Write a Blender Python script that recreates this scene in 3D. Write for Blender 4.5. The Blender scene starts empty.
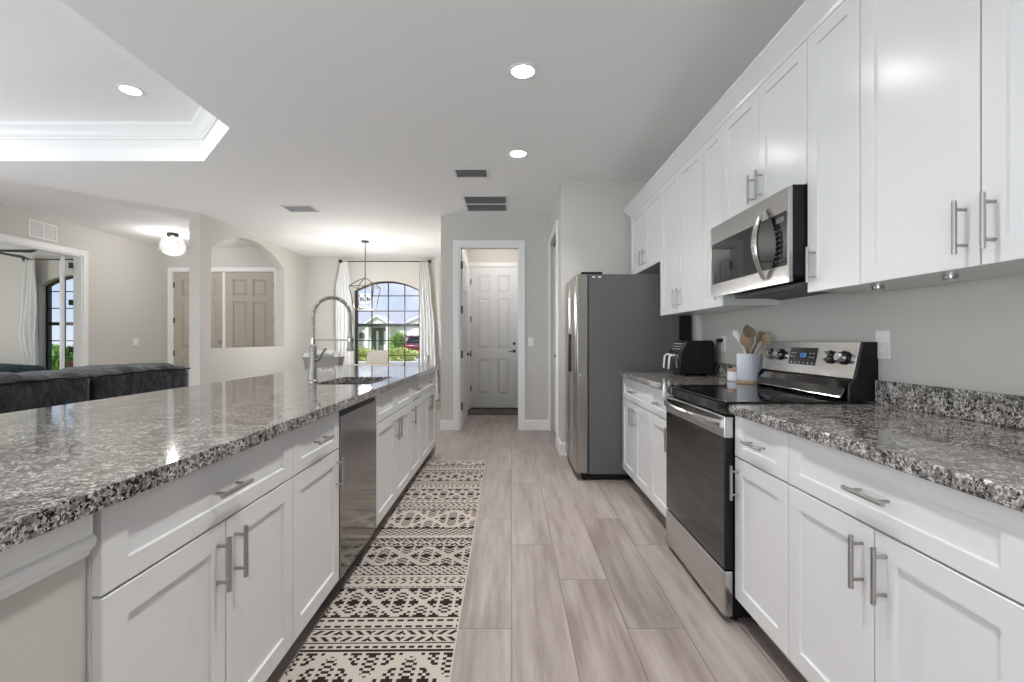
import bpy, bmesh, math, random
from mathutils import Vector, Matrix
from mathutils.geometry import tessellate_polygon

random.seed(7)
S = bpy.context.scene
COL = S.collection
R = math.radians
PI = math.pi

# ------------------------------------------------------------------ camera, world, sun, daylight, exposure
H = 1.2
cam_d = bpy.data.cameras.new('camera')
cam = bpy.data.objects.new('camera', cam_d)
COL.objects.link(cam)
cam.location = (0, 0, H)
cam.rotation_euler = (R(90), 0, 0)
cam_d.sensor_width = 36
cam_d.lens = 36 * 480 / 1024
cam_d.shift_x = 1.0 / 1024
cam_d.shift_y = -1.5 / 1024
cam_d.clip_start = 0.03
cam_d.clip_end = 400
S.camera = cam

S.view_settings.view_transform = 'Standard'
S.view_settings.look = 'None'
S.view_settings.gamma = 1
S.view_settings.use_curve_mapping = False
S.view_settings.exposure = 0.15
S.cycles.max_bounces = 10
S.cycles.diffuse_bounces = 5
S.cycles.glossy_bounces = 5
S.cycles.transparent_max_bounces = 12
S.cycles.sample_clamp_indirect = 4.0
S.cycles.caustics_reflective = False
S.cycles.caustics_refractive = False

w = bpy.data.worlds.new('sky')
S.world = w
w.use_nodes = True
nt = w.node_tree
nt.nodes.clear()
n_out = nt.nodes.new('ShaderNodeOutputWorld')
n_bg = nt.nodes.new('ShaderNodeBackground')
n_tc = nt.nodes.new('ShaderNodeTexCoord')
n_sep = nt.nodes.new('ShaderNodeSeparateXYZ')
n_rmp = nt.nodes.new('ShaderNodeValToRGB')
n_noi = nt.nodes.new('ShaderNodeTexNoise')
n_cr = nt.nodes.new('ShaderNodeValToRGB')
n_mix = nt.nodes.new('ShaderNodeMix')
n_mix.data_type = 'RGBA'
n_rmp.color_ramp.elements[0].position = 0.0
n_rmp.color_ramp.elements[0].color = (0.50, 0.58, 0.70, 1)
n_rmp.color_ramp.elements[1].position = 0.30
n_rmp.color_ramp.elements[1].color = (0.30, 0.43, 0.68, 1)
n_noi.inputs['Scale'].default_value = 7
n_noi.inputs['Detail'].default_value = 6
n_cr.color_ramp.elements[0].position = 0.48
n_cr.color_ramp.elements[1].position = 0.66
nt.links.new(n_tc.outputs['Generated'], n_sep.inputs[0])
nt.links.new(n_sep.outputs['Z'], n_rmp.inputs[0])
nt.links.new(n_tc.outputs['Generated'], n_noi.inputs['Vector'])
nt.links.new(n_noi.outputs[0], n_cr.inputs[0])
nt.links.new(n_cr.outputs[0], n_mix.inputs[0])
nt.links.new(n_rmp.outputs[0], n_mix.inputs[6])
n_mix.inputs[7].default_value = (0.66, 0.69, 0.74, 1)
nt.links.new(n_mix.outputs[2], n_bg.inputs['Color'])
n_bg.inputs['Strength'].default_value = 1.25
nt.links.new(n_bg.outputs[0], n_out.inputs[0])

sun_d = bpy.data.lights.new('sun', 'SUN')
sun_d.energy = 3.6
sun_d.angle = R(1)
sun_d.color = (1.0, 0.96, 0.9)
sun = bpy.data.objects.new('sun', sun_d)
COL.objects.link(sun)
sun.rotation_euler = (R(42), 0, R(-25))


def daylight_fill(name, loc, rot, sx, sy, power, color=(1, 1, 1)):
    d = bpy.data.lights.new(name, 'AREA')
    d.shape = 'RECTANGLE'
    d.size = sx
    d.size_y = sy
    d.energy = power
    d.color = color
    o = bpy.data.objects.new(name, d)
    COL.objects.link(o)
    o.location = loc
    o.rotation_euler = rot
    return o


# daylight lamps added at unseen patio doors and a made-up bedroom window
daylight_fill('daylight_fill_rear', (-3.2, -3.95, 1.0), (R(130), 0, 0), 5.0, 1.9, 215, (0.87, 0.943, 1.0))
daylight_fill('daylight_fill_living', (-6.85, 2.2, 1.0), (R(112), 0, R(-90)), 3.4, 1.9, 85, (0.87, 0.943, 1.0))
daylight_fill('daylight_fill_bedroom', (-10.9, 6.2, 1.4), (R(95), 0, R(-90)), 1.9, 1.6, 85, (1.0, 0.99, 0.98))


# ------------------------------------------------------------------ helpers
def tag(o, label=None, cat=None, group=None, kind=None):
    if label: o['label'] = label
    if cat: o['category'] = cat
    if group: o['group'] = group
    if kind: o['kind'] = kind
    return o


def thing(name, loc, label, cat, group=None, rz=0):
    o = bpy.data.objects.new(name, None)
    o.empty_display_size = 0.05
    COL.objects.link(o)
    o.location = loc
    o.rotation_euler = (0, 0, rz)
    return tag(o, label, cat, group)


def world_loc(o):
    v = Vector(o.location)
    p = o.parent
    while p:
        v = v + Vector(p.location)
        p = p.parent
    return v


class MB:
    """collects shapes in one bmesh; build() links them as one object"""
    def __init__(self):
        self.bm = bmesh.new()

    def box(self, x0, x1, y0, y1, z0, z1):
        if x0 > x1: x0, x1 = x1, x0
        if y0 > y1: y0, y1 = y1, y0
        if z0 > z1: z0, z1 = z1, z0
        v = [self.bm.verts.new(p) for p in ((x0, y0, z0), (x1, y0, z0), (x1, y1, z0), (x0, y1, z0),
                                            (x0, y0, z1), (x1, y0, z1), (x1, y1, z1), (x0, y1, z1))]
        for f in ((0, 3, 2, 1), (4, 5, 6, 7), (0, 1, 5, 4), (1, 2, 6, 5), (2, 3, 7, 6), (3, 0, 4, 7)):
            self.bm.faces.new([v[i] for i in f])
        return self

    def hexa(self, pts):
        v = [self.bm.verts.new(p) for p in pts]
        for f in ((0, 3, 2, 1), (4, 5, 6, 7), (0, 1, 5, 4), (1, 2, 6, 5), (2, 3, 7, 6), (3, 0, 4, 7)):
            self.bm.faces.new([v[i] for i in f])
        return self

    def cyl(self, p0, p1, r, r2=None, n=16, caps=True):
        p0 = Vector(p0); p1 = Vector(p1)
        r2 = r if r2 is None else r2
        d = (p1 - p0).normalized()
        a = Vector((0, 0, 1)) if abs(d.z) < 0.9 else Vector((1, 0, 0))
        u = d.cross(a).normalized(); vv = d.cross(u)
        A = [self.bm.verts.new(p0 + (u * math.cos(2*PI*i/n) + vv * math.sin(2*PI*i/n)) * r) for i in range(n)]
        B = [self.bm.verts.new(p1 + (u * math.cos(2*PI*i/n) + vv * math.sin(2*PI*i/n)) * r2) for i in range(n)]
        for i in range(n):
            self.bm.faces.new((A[i], A[(i+1) % n], B[(i+1) % n], B[i]))
        if caps:
            self.bm.faces.new(A[::-1]); self.bm.faces.new(B)
        return self

    def tube(self, pts, r, n=10, closed=False):
        pts = [Vector(p) for p in pts]
        m = len(pts)
        rs = r if isinstance(r, (list, tuple)) else [r] * m
        rings = []
        up = None
        for i, p in enumerate(pts):
            a = pts[(i-1) % m] if (closed or i > 0) else p
            b = pts[(i+1) % m] if (closed or i < m-1) else p
            d = (b - a).normalized()
            if up is None:
                t = Vector((0, 0, 1)) if abs(d.z) < 0.9 else Vector((1, 0, 0))
                up = d.cross(t).normalized()
            else:
                up = (up - d * up.dot(d)).normalized()
            v = d.cross(up)
            rings.append([self.bm.verts.new(p + (up * math.cos(2*PI*k/n) + v * math.sin(2*PI*k/n)) * rs[i]) for k in range(n)])
        for i in range(m if closed else m-1):
            A = rings[i]; B = rings[(i+1) % m]
            for k in range(n):
                self.bm.faces.new((A[k], A[(k+1) % n], B[(k+1) % n], B[k]))
        if not closed:
            self.bm.faces.new(rings[0][::-1]); self.bm.faces.new(rings[-1])
        return self

    def lathe(self, c, prof, n=28, f=None, caps=True):
        """prof: list of (r, z) ; c centre"""
        rings = []
        for (r, z) in prof:
            ring = []
            for k in range(n):
                a = 2*PI*k/n
                rr = max(r, 1e-4) * (f(a) if f and r > 1e-3 else 1)
                ring.append(self.bm.verts.new((c[0] + rr*math.cos(a), c[1] + rr*math.sin(a), c[2] + z)))
            rings.append(ring)
        for A, B in zip(rings, rings[1:]):
            for k in range(n):
                self.bm.faces.new((A[k], A[(k+1) % n], B[(k+1) % n], B[k]))
        if caps:
            self.bm.faces.new(rings[0][::-1]); self.bm.faces.new(rings[-1])
        return self

    def slab(self, loops, mp, t0, t1):
        """flat polygon with holes (list of 2D loops) extruded from t0 to t1; mp(u,v,t) -> point"""
        flat = [p for l in loops for p in l]
        tri = tessellate_polygon([[Vector((p[0], p[1], 0)) for p in l] for l in loops])
        A = [self.bm.verts.new(mp(p[0], p[1], t0)) for p in flat]
        B = [self.bm.verts.new(mp(p[0], p[1], t1)) for p in flat]
        for t in tri:
            try:
                self.bm.faces.new([A[i] for i in t]); self.bm.faces.new([B[i] for i in t[::-1]])
            except ValueError:
                pass
        k = 0
        for l in loops:
            m = len(l)
            for i in range(m):
                a, b = k+i, k+(i+1) % m
                self.bm.faces.new((A[a], A[b], B[b], B[a]))
            k += m
        return self

    def sweep(self, prof, path, closed=False):
        """prof in (offset, z) swept along horizontal path of (x, y) with mitred corners; offset to the left of travel"""
        m = len(path)
        P = [Vector((p[0], p[1])) for p in path]
        rings = []
        for i in range(m):
            ds = []
            if closed or i > 0: ds.append((P[i] - P[(i-1) % m]).normalized())
            if closed or i < m-1: ds.append((P[(i+1) % m] - P[i]).normalized())
            ns = [Vector((-d.y, d.x)) for d in ds]
            nn = sum(ns, Vector((0, 0))).normalized()
            sc = 1 / max(0.2, nn.dot(ns[0]))
            rings.append([self.bm.verts.new((P[i].x + nn.x*sc*o, P[i].y + nn.y*sc*o, z)) for o, z in prof])
        q = len(prof)
        for i in range(m if closed else m-1):
            A = rings[i]; B = rings[(i+1) % m]
            for k in range(q):
                self.bm.faces.new((A[k], A[(k+1) % q], B[(k+1) % q], B[k]))
        if not closed:
            self.bm.faces.new(rings[0][::-1]); self.bm.faces.new(rings[-1])
        return self

    def build(self, name, mat, parent=None, smooth=None, bevel=0, seg=2, local=False, subsurf=0, loc=None):
        bmesh.ops.recalc_face_normals(self.bm, faces=self.bm.faces)
        me = bpy.data.meshes.new(name)
        if parent is not None and not local:
            self.bm.transform(Matrix.Translation(-world_loc(parent)))
        if parent is None and loc is not None:
            self.bm.transform(Matrix.Translation(-Vector(loc)))
        self.bm.to_mesh(me); self.bm.free()
        mats = mat if isinstance(mat, list) else [mat]
        for m in mats: me.materials.append(m)
        if smooth is not None:
            for p in me.polygons: p.use_smooth = True
            me.set_sharp_from_angle(angle=R(smooth))
        o = bpy.data.objects.new(name, me)
        COL.objects.link(o)
        if parent is not None: o.parent = parent
        elif loc is not None: o.location = loc
        if bevel:
            b = o.modifiers.new('bevel', 'BEVEL')
            b.width = bevel; b.segments = seg; b.limit_method = 'ANGLE'; b.angle_limit = R(40)
        if subsurf:
            s = o.modifiers.new('sub', 'SUBSURF'); s.levels = subsurf; s.render_levels = subsurf
        return o


# ------------------------------------------------------------------ materials
def principled(name, color, rough=0.5, metal=0.0, spec=0.5, coat=0.0, emit=None, estr=0):
    m = bpy.data.materials.new(name)
    m.use_nodes = True
    b = m.node_tree.nodes['Principled BSDF']
    b.inputs['Base Color'].default_value = (*color, 1)
    b.inputs['Roughness'].default_value = rough
    b.inputs['Metallic'].default_value = metal
    b.inputs['Specular IOR Level'].default_value = spec
    if coat: b.inputs['Coat Weight'].default_value = coat; b.inputs['Coat Roughness'].default_value = 0.06
    if emit:
        b.inputs['Emission Color'].default_value = (*emit, 1)
        b.inputs['Emission Strength'].default_value = estr
    return m


def N(m, t, **kw):
    n = m.node_tree.nodes.new(t)
    for k, v in kw.items(): setattr(n, k, v)
    return n


def L(m, a, b): m.node_tree.links.new(a, b)


def bsdf(m): return m.node_tree.nodes['Principled BSDF']


def add_bump(m, scale, strength, dist=0.002, detail=3, stretch=None):
    tc = N(m, 'ShaderNodeTexCoord'); no = N(m, 'ShaderNodeTexNoise'); bp = N(m, 'ShaderNodeBump')
    no.inputs['Scale'].default_value = scale; no.inputs['Detail'].default_value = detail
    bp.inputs['Strength'].default_value = strength; bp.inputs['Distance'].default_value = dist
    if stretch:
        mp = N(m, 'ShaderNodeMapping'); mp.inputs['Scale'].default_value = stretch
        L(m, tc.outputs['Object'], mp.inputs[0]); L(m, mp.outputs[0], no.inputs['Vector'])
    else:
        L(m, tc.outputs['Object'], no.inputs['Vector'])
    L(m, no.outputs[0], bp.inputs['Height']); L(m, bp.outputs[0], bsdf(m).inputs['Normal'])
    return m


def noisy(m, c1, c2, scale, detail=3, stretch=None, p0=0.35, p1=0.65):
    tc = N(m, 'ShaderNodeTexCoord'); no = N(m, 'ShaderNodeTexNoise'); cr = N(m, 'ShaderNodeValToRGB')
    no.inputs['Scale'].default_value = scale; no.inputs['Detail'].default_value = detail
    cr.color_ramp.elements[0].color = (*c1, 1); cr.color_ramp.elements[1].color = (*c2, 1)
    cr.color_ramp.elements[0].position = p0; cr.color_ramp.elements[1].position = p1
    if stretch:
        mp = N(m, 'ShaderNodeMapping'); mp.inputs['Scale'].default_value = stretch
        L(m, tc.outputs['Object'], mp.inputs[0]); L(m, mp.outputs[0], no.inputs['Vector'])
    else:
        L(m, tc.outputs['Object'], no.inputs['Vector'])
    L(m, no.outputs[0], cr.inputs[0]); L(m, cr.outputs[0], bsdf(m).inputs['Base Color'])
    return m


M = {}
M['wall'] = add_bump(principled('wall_paint', (0.60, 0.583, 0.545), 0.75, spec=0.3), 180, 0.06)
M['ceil'] = add_bump(principled('ceiling_paint', (0.90, 0.90, 0.90), 0.85, spec=0.2), 120, 0.08)
M['trim'] = principled('trim_white', (0.84, 0.84, 0.84), 0.4)
M['cab'] = principled('cabinet_white', (0.71, 0.713, 0.72), 0.22)
M['cabin'] = principled('cabinet_carcass', (0.72, 0.72, 0.72), 0.5)
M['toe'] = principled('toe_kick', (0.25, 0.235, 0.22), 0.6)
M['nickel'] = principled('brushed_nickel', (0.44, 0.43, 0.42), 0.28, 1.0)
M['steel'] = add_bump(principled('stainless_steel', (0.56, 0.555, 0.55), 0.22, 1.0), 60, 0.03, stretch=(1, 1, 40))
M['steel2'] = principled('stainless_door', (0.42, 0.40, 0.38), 0.22, 1.0)
M['dwsteel'] = add_bump(principled('stainless_dark', (0.30, 0.288, 0.28), 0.12, 1.0), 60, 0.015, stretch=(40, 40, 1))
M['fside'] = principled('grey_side_panel', (0.12, 0.12, 0.124), 0.42)
M['bglass'] = principled('black_glass', (0.008, 0.008, 0.009), 0.04, spec=0.6)
M['bplast'] = principled('black_plastic', (0.006, 0.006, 0.007), 0.38, spec=0.3)
M['dark'] = principled('dark_gap', (0.02, 0.02, 0.02), 0.8)
M['bmetal'] = principled('black_metal', (0.015, 0.014, 0.013), 0.45)
M['bronze'] = principled('bronze_metal', (0.08, 0.072, 0.066), 0.4, 0.8)
M['plastic'] = principled('white_plastic', (0.82, 0.82, 0.80), 0.35)
M['ceramic'] = principled('white_ceramic', (0.72, 0.74, 0.80), 0.25)
M['wood'] = noisy(principled('light_wood', (0.5, 0.33, 0.18), 0.5), (0.46, 0.32, 0.20), (0.33, 0.22, 0.13), 30, stretch=(1, 1, .2))
M['wood2'] = noisy(principled('dark_wood_spoon', (0.25, 0.17, 0.1), 0.55), (0.22, 0.165, 0.115), (0.14, 0.10, 0.065), 30, stretch=(1, 1, .2))
M['doorw'] = principled('door_white', (0.74, 0.75, 0.77), 0.4)
M['doorb'] = principled('door_beige', (0.46, 0.41, 0.345), 0.45)
M['sofa'] = add_bump(noisy(principled('charcoal_velvet', (0.03, 0.033, 0.038), 0.7, spec=0.2), (0.017, 0.019, 0.022), (0.042, 0.045, 0.05), 6, 4), 15, 0.9, 0.03, 3)
bsdf(M['sofa']).inputs['Sheen Weight'].default_value = 0.12
M['sofad'] = principled('charcoal_back', (0.014, 0.015, 0.017), 0.75, spec=0.2)
M['curtain'] = principled('white_curtain', (0.86, 0.86, 0.86), 0.9)
bsdf(M['curtain']).inputs['Subsurface Weight'].default_value = 0.0
M['bed'] = principled('teal_bedding', (0.06, 0.09, 0.11), 0.9)
M['chairf'] = noisy(principled('beige_linen', (0.5, 0.45, 0.4), 0.9), (0.38, 0.345, 0.31), (0.31, 0.28, 0.25), 200)
M['greyf'] = principled('grey_linen', (0.36, 0.34, 0.33), 0.9)
M['flower'] = principled('white_petal', (0.88, 0.88, 0.86), 0.8)
M['tabletop'] = noisy(principled('table_wood', (0.3, 0.25, 0.2), 0.5), (0.34, 0.28, 0.23), (0.24, 0.19, 0.15), 12, stretch=(1, 8, 1))
M['plant'] = noisy(principled('leaf_green', (0.12, 0.3, 0.04), 0.6), (0.13, 0.28, 0.05), (0.36, 0.52, 0.16), 3)
M['hedge'] = noisy(principled('hedge_green', (0.3, 0.45, 0.08), 0.7), (0.42, 0.50, 0.14), (0.66, 0.72, 0.30), 4)
M['lawn'] = noisy(principled('lawn', (0.2, 0.36, 0.08), 0.9), (0.24, 0.32, 0.11), (0.38, 0.46, 0.19), 1.5)
M['concrete'] = noisy(principled('concrete', (0.7, 0.69, 0.67), 0.8), (0.66, 0.65, 0.63), (0.76, 0.75, 0.73), 2)
M['asphalt'] = noisy(principled('asphalt', (0.2, 0.2, 0.2), 0.9), (0.30, 0.30, 0.31), (0.36, 0.36, 0.37), 5)
M['stucco'] = principled('pale_stucco', (0.78, 0.77, 0.76), 0.9)
M['roof'] = noisy(principled('grey_shingle', (0.36, 0.36, 0.40), 0.9), (0.36, 0.36, 0.41), (0.46, 0.46, 0.51), 6)
M['car'] = principled('maroon_car_paint', (0.14, 0.035, 0.04), 0.2, coat=0.6)
M['tail'] = principled('tail_lamp_red', (0.5, 0.02, 0.03), 0.2)
M['terra'] = principled('terracotta', (0.42, 0.17, 0.09), 0.7)
M['soil'] = principled('soil', (0.05, 0.035, 0.025), 0.9)
M['ventdk'] = principled('vent_dark', (0.14, 0.14, 0.14), 0.6)
M['ventw'] = principled('vent_white', (0.74, 0.74, 0.74), 0.5)
M['lamp'] = principled('lamp_glow', (1, 1, 1), 0.5, emit=(1.0, 0.98, 0.95), estr=75)
M['bulb'] = principled('bulb_glow', (1, 1, 1), 0.5, emit=(1.0, 0.95, 0.88), estr=8)
M['bluelit'] = principled('display_digit', (0.02, 0.05, 0.2), 0.4, emit=(0.10, 0.32, 1.0), estr=0.7)
M['mark'] = principled('panel_marking', (0.6, 0.6, 0.62), 0.5)
M['steelp'] = principled('polished_steel_panel', (0.52, 0.515, 0.51), 0.16, 1.0)
M['bulb2'] = principled('candle_bulb', (0.9, 0.9, 0.88), 0.3, emit=(1.0, 0.96, 0.9), estr=0.8)  # faint glow added to bulbs that hang unlit
M['markd'] = principled('faint_marking', (0.10, 0.10, 0.10), 0.5)
M['faucet'] = principled('faucet_steel', (0.36, 0.35, 0.335), 0.2, 1.0)
M['rug_c'] = add_bump(principled('rug_cream', (0.52, 0.46, 0.41), 0.95, spec=0.1), 400, 0.4, 0.003)
M['rug_k'] = add_bump(principled('rug_black', (0.024, 0.021, 0.02), 0.95, spec=0.1), 400, 0.4, 0.003)
M['rug_g'] = add_bump(principled('rug_taupe', (0.30, 0.26, 0.23), 0.95, spec=0.1), 400, 0.4, 0.003)


def glass_mat(name, tint=(1, 1, 1), refl=0.06, rough=0.0):
    m = bpy.data.materials.new(name)
    m.use_nodes = True
    t = m.node_tree
    t.nodes.clear()
    o = N(m, 'ShaderNodeOutputMaterial'); a = N(m, 'ShaderNodeBsdfTransparent'); g = N(m, 'ShaderNodeBsdfGlossy'); x = N(m, 'ShaderNodeMixShader')
    fr = N(m, 'ShaderNodeLayerWeight'); fr.inputs['Blend'].default_value = 0.12
    mu = N(m, 'ShaderNodeMath', operation='MULTIPLY'); mu.inputs[1].default_value = refl * 8
    a.inputs[0].default_value = (*tint, 1)
    g.inputs['Roughness'].default_value = rough
    L(m, fr.outputs['Fresnel'], mu.inputs[0])
    L(m, mu.outputs[0], x.inputs[0]); L(m, a.outputs[0], x.inputs[1]); L(m, g.outputs[0], x.inputs[2]); L(m, x.outputs[0], o.inputs[0])
    return m


M['glass2'] = glass_mat('bedroom_window_glass', (0.97, 0.98, 0.98), 0.0, 0.0)
M['glass'] = glass_mat('window_glass', (1, 1, 1), 0.025, 0.03)
def lit_glass(name):
    m = bpy.data.materials.new(name); m.use_nodes = True
    m.node_tree.nodes.clear()
    o = N(m, 'ShaderNodeOutputMaterial'); a = N(m, 'ShaderNodeBsdfTransparent'); t = N(m, 'ShaderNodeBsdfTranslucent'); g = N(m, 'ShaderNodeBsdfGlossy')
    x = N(m, 'ShaderNodeMixShader'); y = N(m, 'ShaderNodeMixShader')
    x.inputs[0].default_value = 0.045; y.inputs[0].default_value = 0.06
    t.inputs[0].default_value = (0.95, 0.95, 0.95, 1); g.inputs['Roughness'].default_value = 0.05
    L(m, a.outputs[0], x.inputs[1]); L(m, t.outputs[0], x.inputs[2]); L(m, x.outputs[0], y.inputs[1]); L(m, g.outputs[0], y.inputs[2]); L(m, y.outputs[0], o.inputs[0])
    return m


M['globe'] = lit_glass('seeded_globe_glass')


def granite():
    m = principled('granite', (0.4, 0.4, 0.4), 0.07, spec=0.55)
    tc = N(m, 'ShaderNodeTexCoord'); no = N(m, 'ShaderNodeTexNoise'); va = N(m, 'ShaderNodeMixRGB')
    no.inputs['Scale'].default_value = 120; no.inputs['Detail'].default_value = 3
    va.blend_type = 'ADD'; va.inputs[0].default_value = 0.022
    L(m, tc.outputs['Object'], no.inputs['Vector']); L(m, tc.outputs['Object'], va.inputs[1]); L(m, no.outputs['Color'], va.inputs[2])
    v1 = N(m, 'ShaderNodeTexVoronoi'); v1.inputs['Scale'].default_value = 165
    L(m, va.outputs[0], v1.inputs['Vector'])
    sp = N(m, 'ShaderNodeSeparateColor'); L(m, v1.outputs['Color'], sp.inputs[0])
    big = N(m, 'ShaderNodeTexNoise'); big.inputs['Scale'].default_value = 22; big.inputs['Detail'].default_value = 4
    L(m, tc.outputs['Object'], big.inputs['Vector'])
    ad = N(m, 'ShaderNodeMath', operation='MULTIPLY_ADD'); ad.inputs[1].default_value = 0.9; ad.inputs[2].default_value = -0.46
    L(m, big.outputs[0], ad.inputs[0])
    su = N(m, 'ShaderNodeMath', operation='ADD'); L(m, sp.outputs[0], su.inputs[0]); L(m, ad.outputs[0], su.inputs[1])
    cr = N(m, 'ShaderNodeValToRGB'); cr.color_ramp.interpolation = 'CONSTANT'
    e = cr.color_ramp.elements
    e[0].position = 0; e[0].color = (0.018, 0.017, 0.017, 1)
    e[1].position = 0.18; e[1].color = (0.085, 0.08, 0.076, 1)
    for p, c in ((0.33, (0.17, 0.158, 0.148)), (0.55, (0.26, 0.242, 0.225)), (0.74, (0.40, 0.38, 0.36)), (0.90, (0.58, 0.56, 0.535))):
        q = e.new(p); q.color = (*c, 1)
    L(m, su.outputs[0], cr.inputs[0])
    L(m, cr.outputs[0], bsdf(m).inputs['Base Color'])
    return m


M['granite'] = granite()


def planks():
    m = principled('wood_look_tile', (0.5, 0.42, 0.38), 0.32, spec=0.45)
    W, LEN = 0.2395, 1.222
    tc = N(m, 'ShaderNodeTexCoord'); sx = N(m, 'ShaderNodeSeparateXYZ'); L(m, tc.outputs['Object'], sx.inputs[0])

    def ma(op, a, b=None, c=None):
        n = N(m, 'ShaderNodeMath', operation=op)
        for i, v in enumerate((a, b, c)):
            if v is None: continue
            if isinstance(v, (int, float)): n.inputs[i].default_value = v
            else: L(m, v, n.inputs[i])
        return n.outputs[0]
    u = ma('DIVIDE', ma('SUBTRACT', sx.outputs['X'], 0.003), W)
    row = ma('FLOOR', u)
    fu = ma('FRACT', u)
    v = ma('DIVIDE', ma('ADD', ma('SUBTRACT', sx.outputs['Y'], 2.807), ma('MULTIPLY', row, LEN / 3)), LEN)
    cel = ma('FLOOR', v)
    fv = ma('FRACT', v)
    g = 0.0020
    e1 = ma('LESS_THAN', ma('MINIMUM', fu, ma('SUBTRACT', 1.0, fu)), g / W)
    e2 = ma('LESS_THAN', ma('MINIMUM', fv, ma('SUBTRACT', 1.0, fv)), g / LEN)
    gr = ma('MAXIMUM', e1, e2)
    cmb = N(m, 'ShaderNodeCombineXYZ'); L(m, row, cmb.inputs[0]); L(m, cel, cmb.inputs[1])
    wn = N(m, 'ShaderNodeTexWhiteNoise'); L(m, cmb.outputs[0], wn.inputs['Vector'])
    # grain, shifted for every plank
    off = N(m, 'ShaderNodeVectorMath', operation='MULTIPLY_ADD')
    L(m, wn.outputs['Color'], off.inputs[0]); off.inputs[1].default_value = (9, 9, 9)
    L(m, tc.outputs['Object'], off.inputs[2])
    mp = N(m, 'ShaderNodeMapping'); mp.inputs['Scale'].default_value = (26, 2.0, 1); L(m, off.outputs[0], mp.inputs[0])
    no = N(m, 'ShaderNodeTexNoise'); no.inputs['Scale'].default_value = 1; no.inputs['Detail'].default_value = 6; no.inputs['Roughness'].default_value = 0.62
    L(m, mp.outputs[0], no.inputs['Vector'])
    mp2 = N(m, 'ShaderNodeMapping'); mp2.inputs['Scale'].default_value = (7, 1.3, 1); L(m, off.outputs[0], mp2.inputs[0])
    no2 = N(m, 'ShaderNodeTexNoise'); no2.inputs['Scale'].default_value = 1; no2.inputs['Detail'].default_value = 3
    L(m, mp2.outputs[0], no2.inputs['Vector'])
    val = ma('ADD', ma('MULTIPLY', no.outputs[0], 0.55), ma('ADD', ma('MULTIPLY', no2.outputs[0], 0.40), ma('MULTIPLY', ma('SUBTRACT', wn.outputs['Value'], 0.5), 0.10)))
    cr = N(m, 'ShaderNodeValToRGB')
    e = cr.color_ramp.elements
    e[0].position = 0.33; e[0].color = (0.235, 0.195, 0.176, 1)
    e[1].position = 0.64; e[1].color = (0.44, 0.387, 0.362, 1)
    q = e.new(0.47); q.color = (0.335, 0.287, 0.264, 1)
    L(m, val, cr.inputs[0])
    mx = N(m, 'ShaderNodeMixRGB'); L(m, gr, mx.inputs[0]); L(m, cr.outputs[0], mx.inputs[1]); mx.inputs[2].default_value = (0.14, 0.12, 0.11, 1)
    L(m, mx.outputs[0], bsdf(m).inputs['Base Color'])
    bp = N(m, 'ShaderNodeBump'); bp.inputs['Strength'].default_value = 0.25; bp.inputs['Distance'].default_value = 0.002
    L(m, ma('SUBTRACT', val, ma('MULTIPLY', gr, 0.8)), bp.inputs['Height']); L(m, bp.outputs[0], bsdf(m).inputs['Normal'])
    return m


M['floor'] = planks()


# ------------------------------------------------------------------ setting
def structure(mb, name, mat, **kw):
    o = mb.build(name, mat, **kw)
    o['kind'] = 'structure'
    return o


CZ = 2.84           # kitchen ceiling
FZ = 2.89           # foyer ceiling
XW = 1.55           # right wall
XA = -4.03          # arch wall
XL = -6.4           # left wall
DF, DD, DFO, DB = 6.37, 9.5, 8.8, 8.62   # far wall, dining wall, front-door wall, bedroom window wall


def rect(u0, u1, v0, v1): return [(u0, v0), (u1, v0), (u1, v1), (u0, v1)]
def mpY(u, v, t): return (u, t, v)      # wall facing the camera: u = x, v = z, t = depth
def mpX(u, v, t): return (t, u, v)      # wall along the aisle: u = depth, v = z, t = x
def mpZ(u, v, t): return (u, v, t)


def arch_loop(u0, u1, z0, zs, rise, n=20):
    """rectangle with an elliptical-segment head"""
    c = (u0 + u1) / 2; hw = (u1 - u0) / 2
    if rise >= hw: rad = None
    rad = (hw*hw + rise*rise) / (2*rise)
    a0 = math.asin(hw / rad)
    pts = [(u0, z0), (u1, z0)]
    for i in range(n + 1):
        a = a0 - 2*a0*i/n
        pts.append((c + rad*math.sin(a), zs + rise - rad + rad*math.cos(a)))
    return pts


structure(MB().box(-10.6, 1.7, -3.75, 9.62, -0.12, 0), 'floor', M['floor'])

tray = [(-2.18, 3.72), (-2.82, 4.41), (-4.9, 4.41), (-5.55, 3.72), (-5.55, 0.6), (-4.9, -0.1), (-2.82, -0.1), (-2.18, 0.6)]
main = [(1.7, -3.75), (1.7, 9.62), (-4.1, 9.62), (-4.1, 6.22), (-6.5, 3.43), (-6.5, -3.75)]
structure(MB().slab([main, tray], mpZ, CZ, CZ + 0.12), 'ceiling', M['ceil'])
structure(MB().slab([[(-4.1, 6.22), (-4.1, 9.0), (-6.5, 9.0), (-6.5, 3.43)]], mpZ, FZ, FZ + 0.07), 'ceiling_foyer', M['ceil'])
big = [(-2.08, 3.77), (-2.77, 4.51), (-4.95, 4.51), (-5.65, 3.77), (-5.65, 0.55), (-4.95, -0.2), (-2.77, -0.2), (-2.08, 0.55)]
structure(MB().slab([big, tray], mpZ, CZ + 0.12, 3.155), 'wall_tray', M['trim'])
structure(MB().slab([big], mpZ, 3.155, 3.25), 'ceiling_tray', M['ceil'])
# crown inside the tray: stepped cove, offset inwards (left of travel)
prof = [(0.0, 3.035), (0.018, 3.035), (0.02, 3.052), (0.032, 3.06), (0.05, 3.085), (0.078, 3.118), (0.098, 3.128), (0.10, 3.142), (0.11, 3.155), (0.0, 3.155)]
structure(MB().sweep(prof, tray, closed=True), 'trim_tray', M['trim'], smooth=30)
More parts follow.
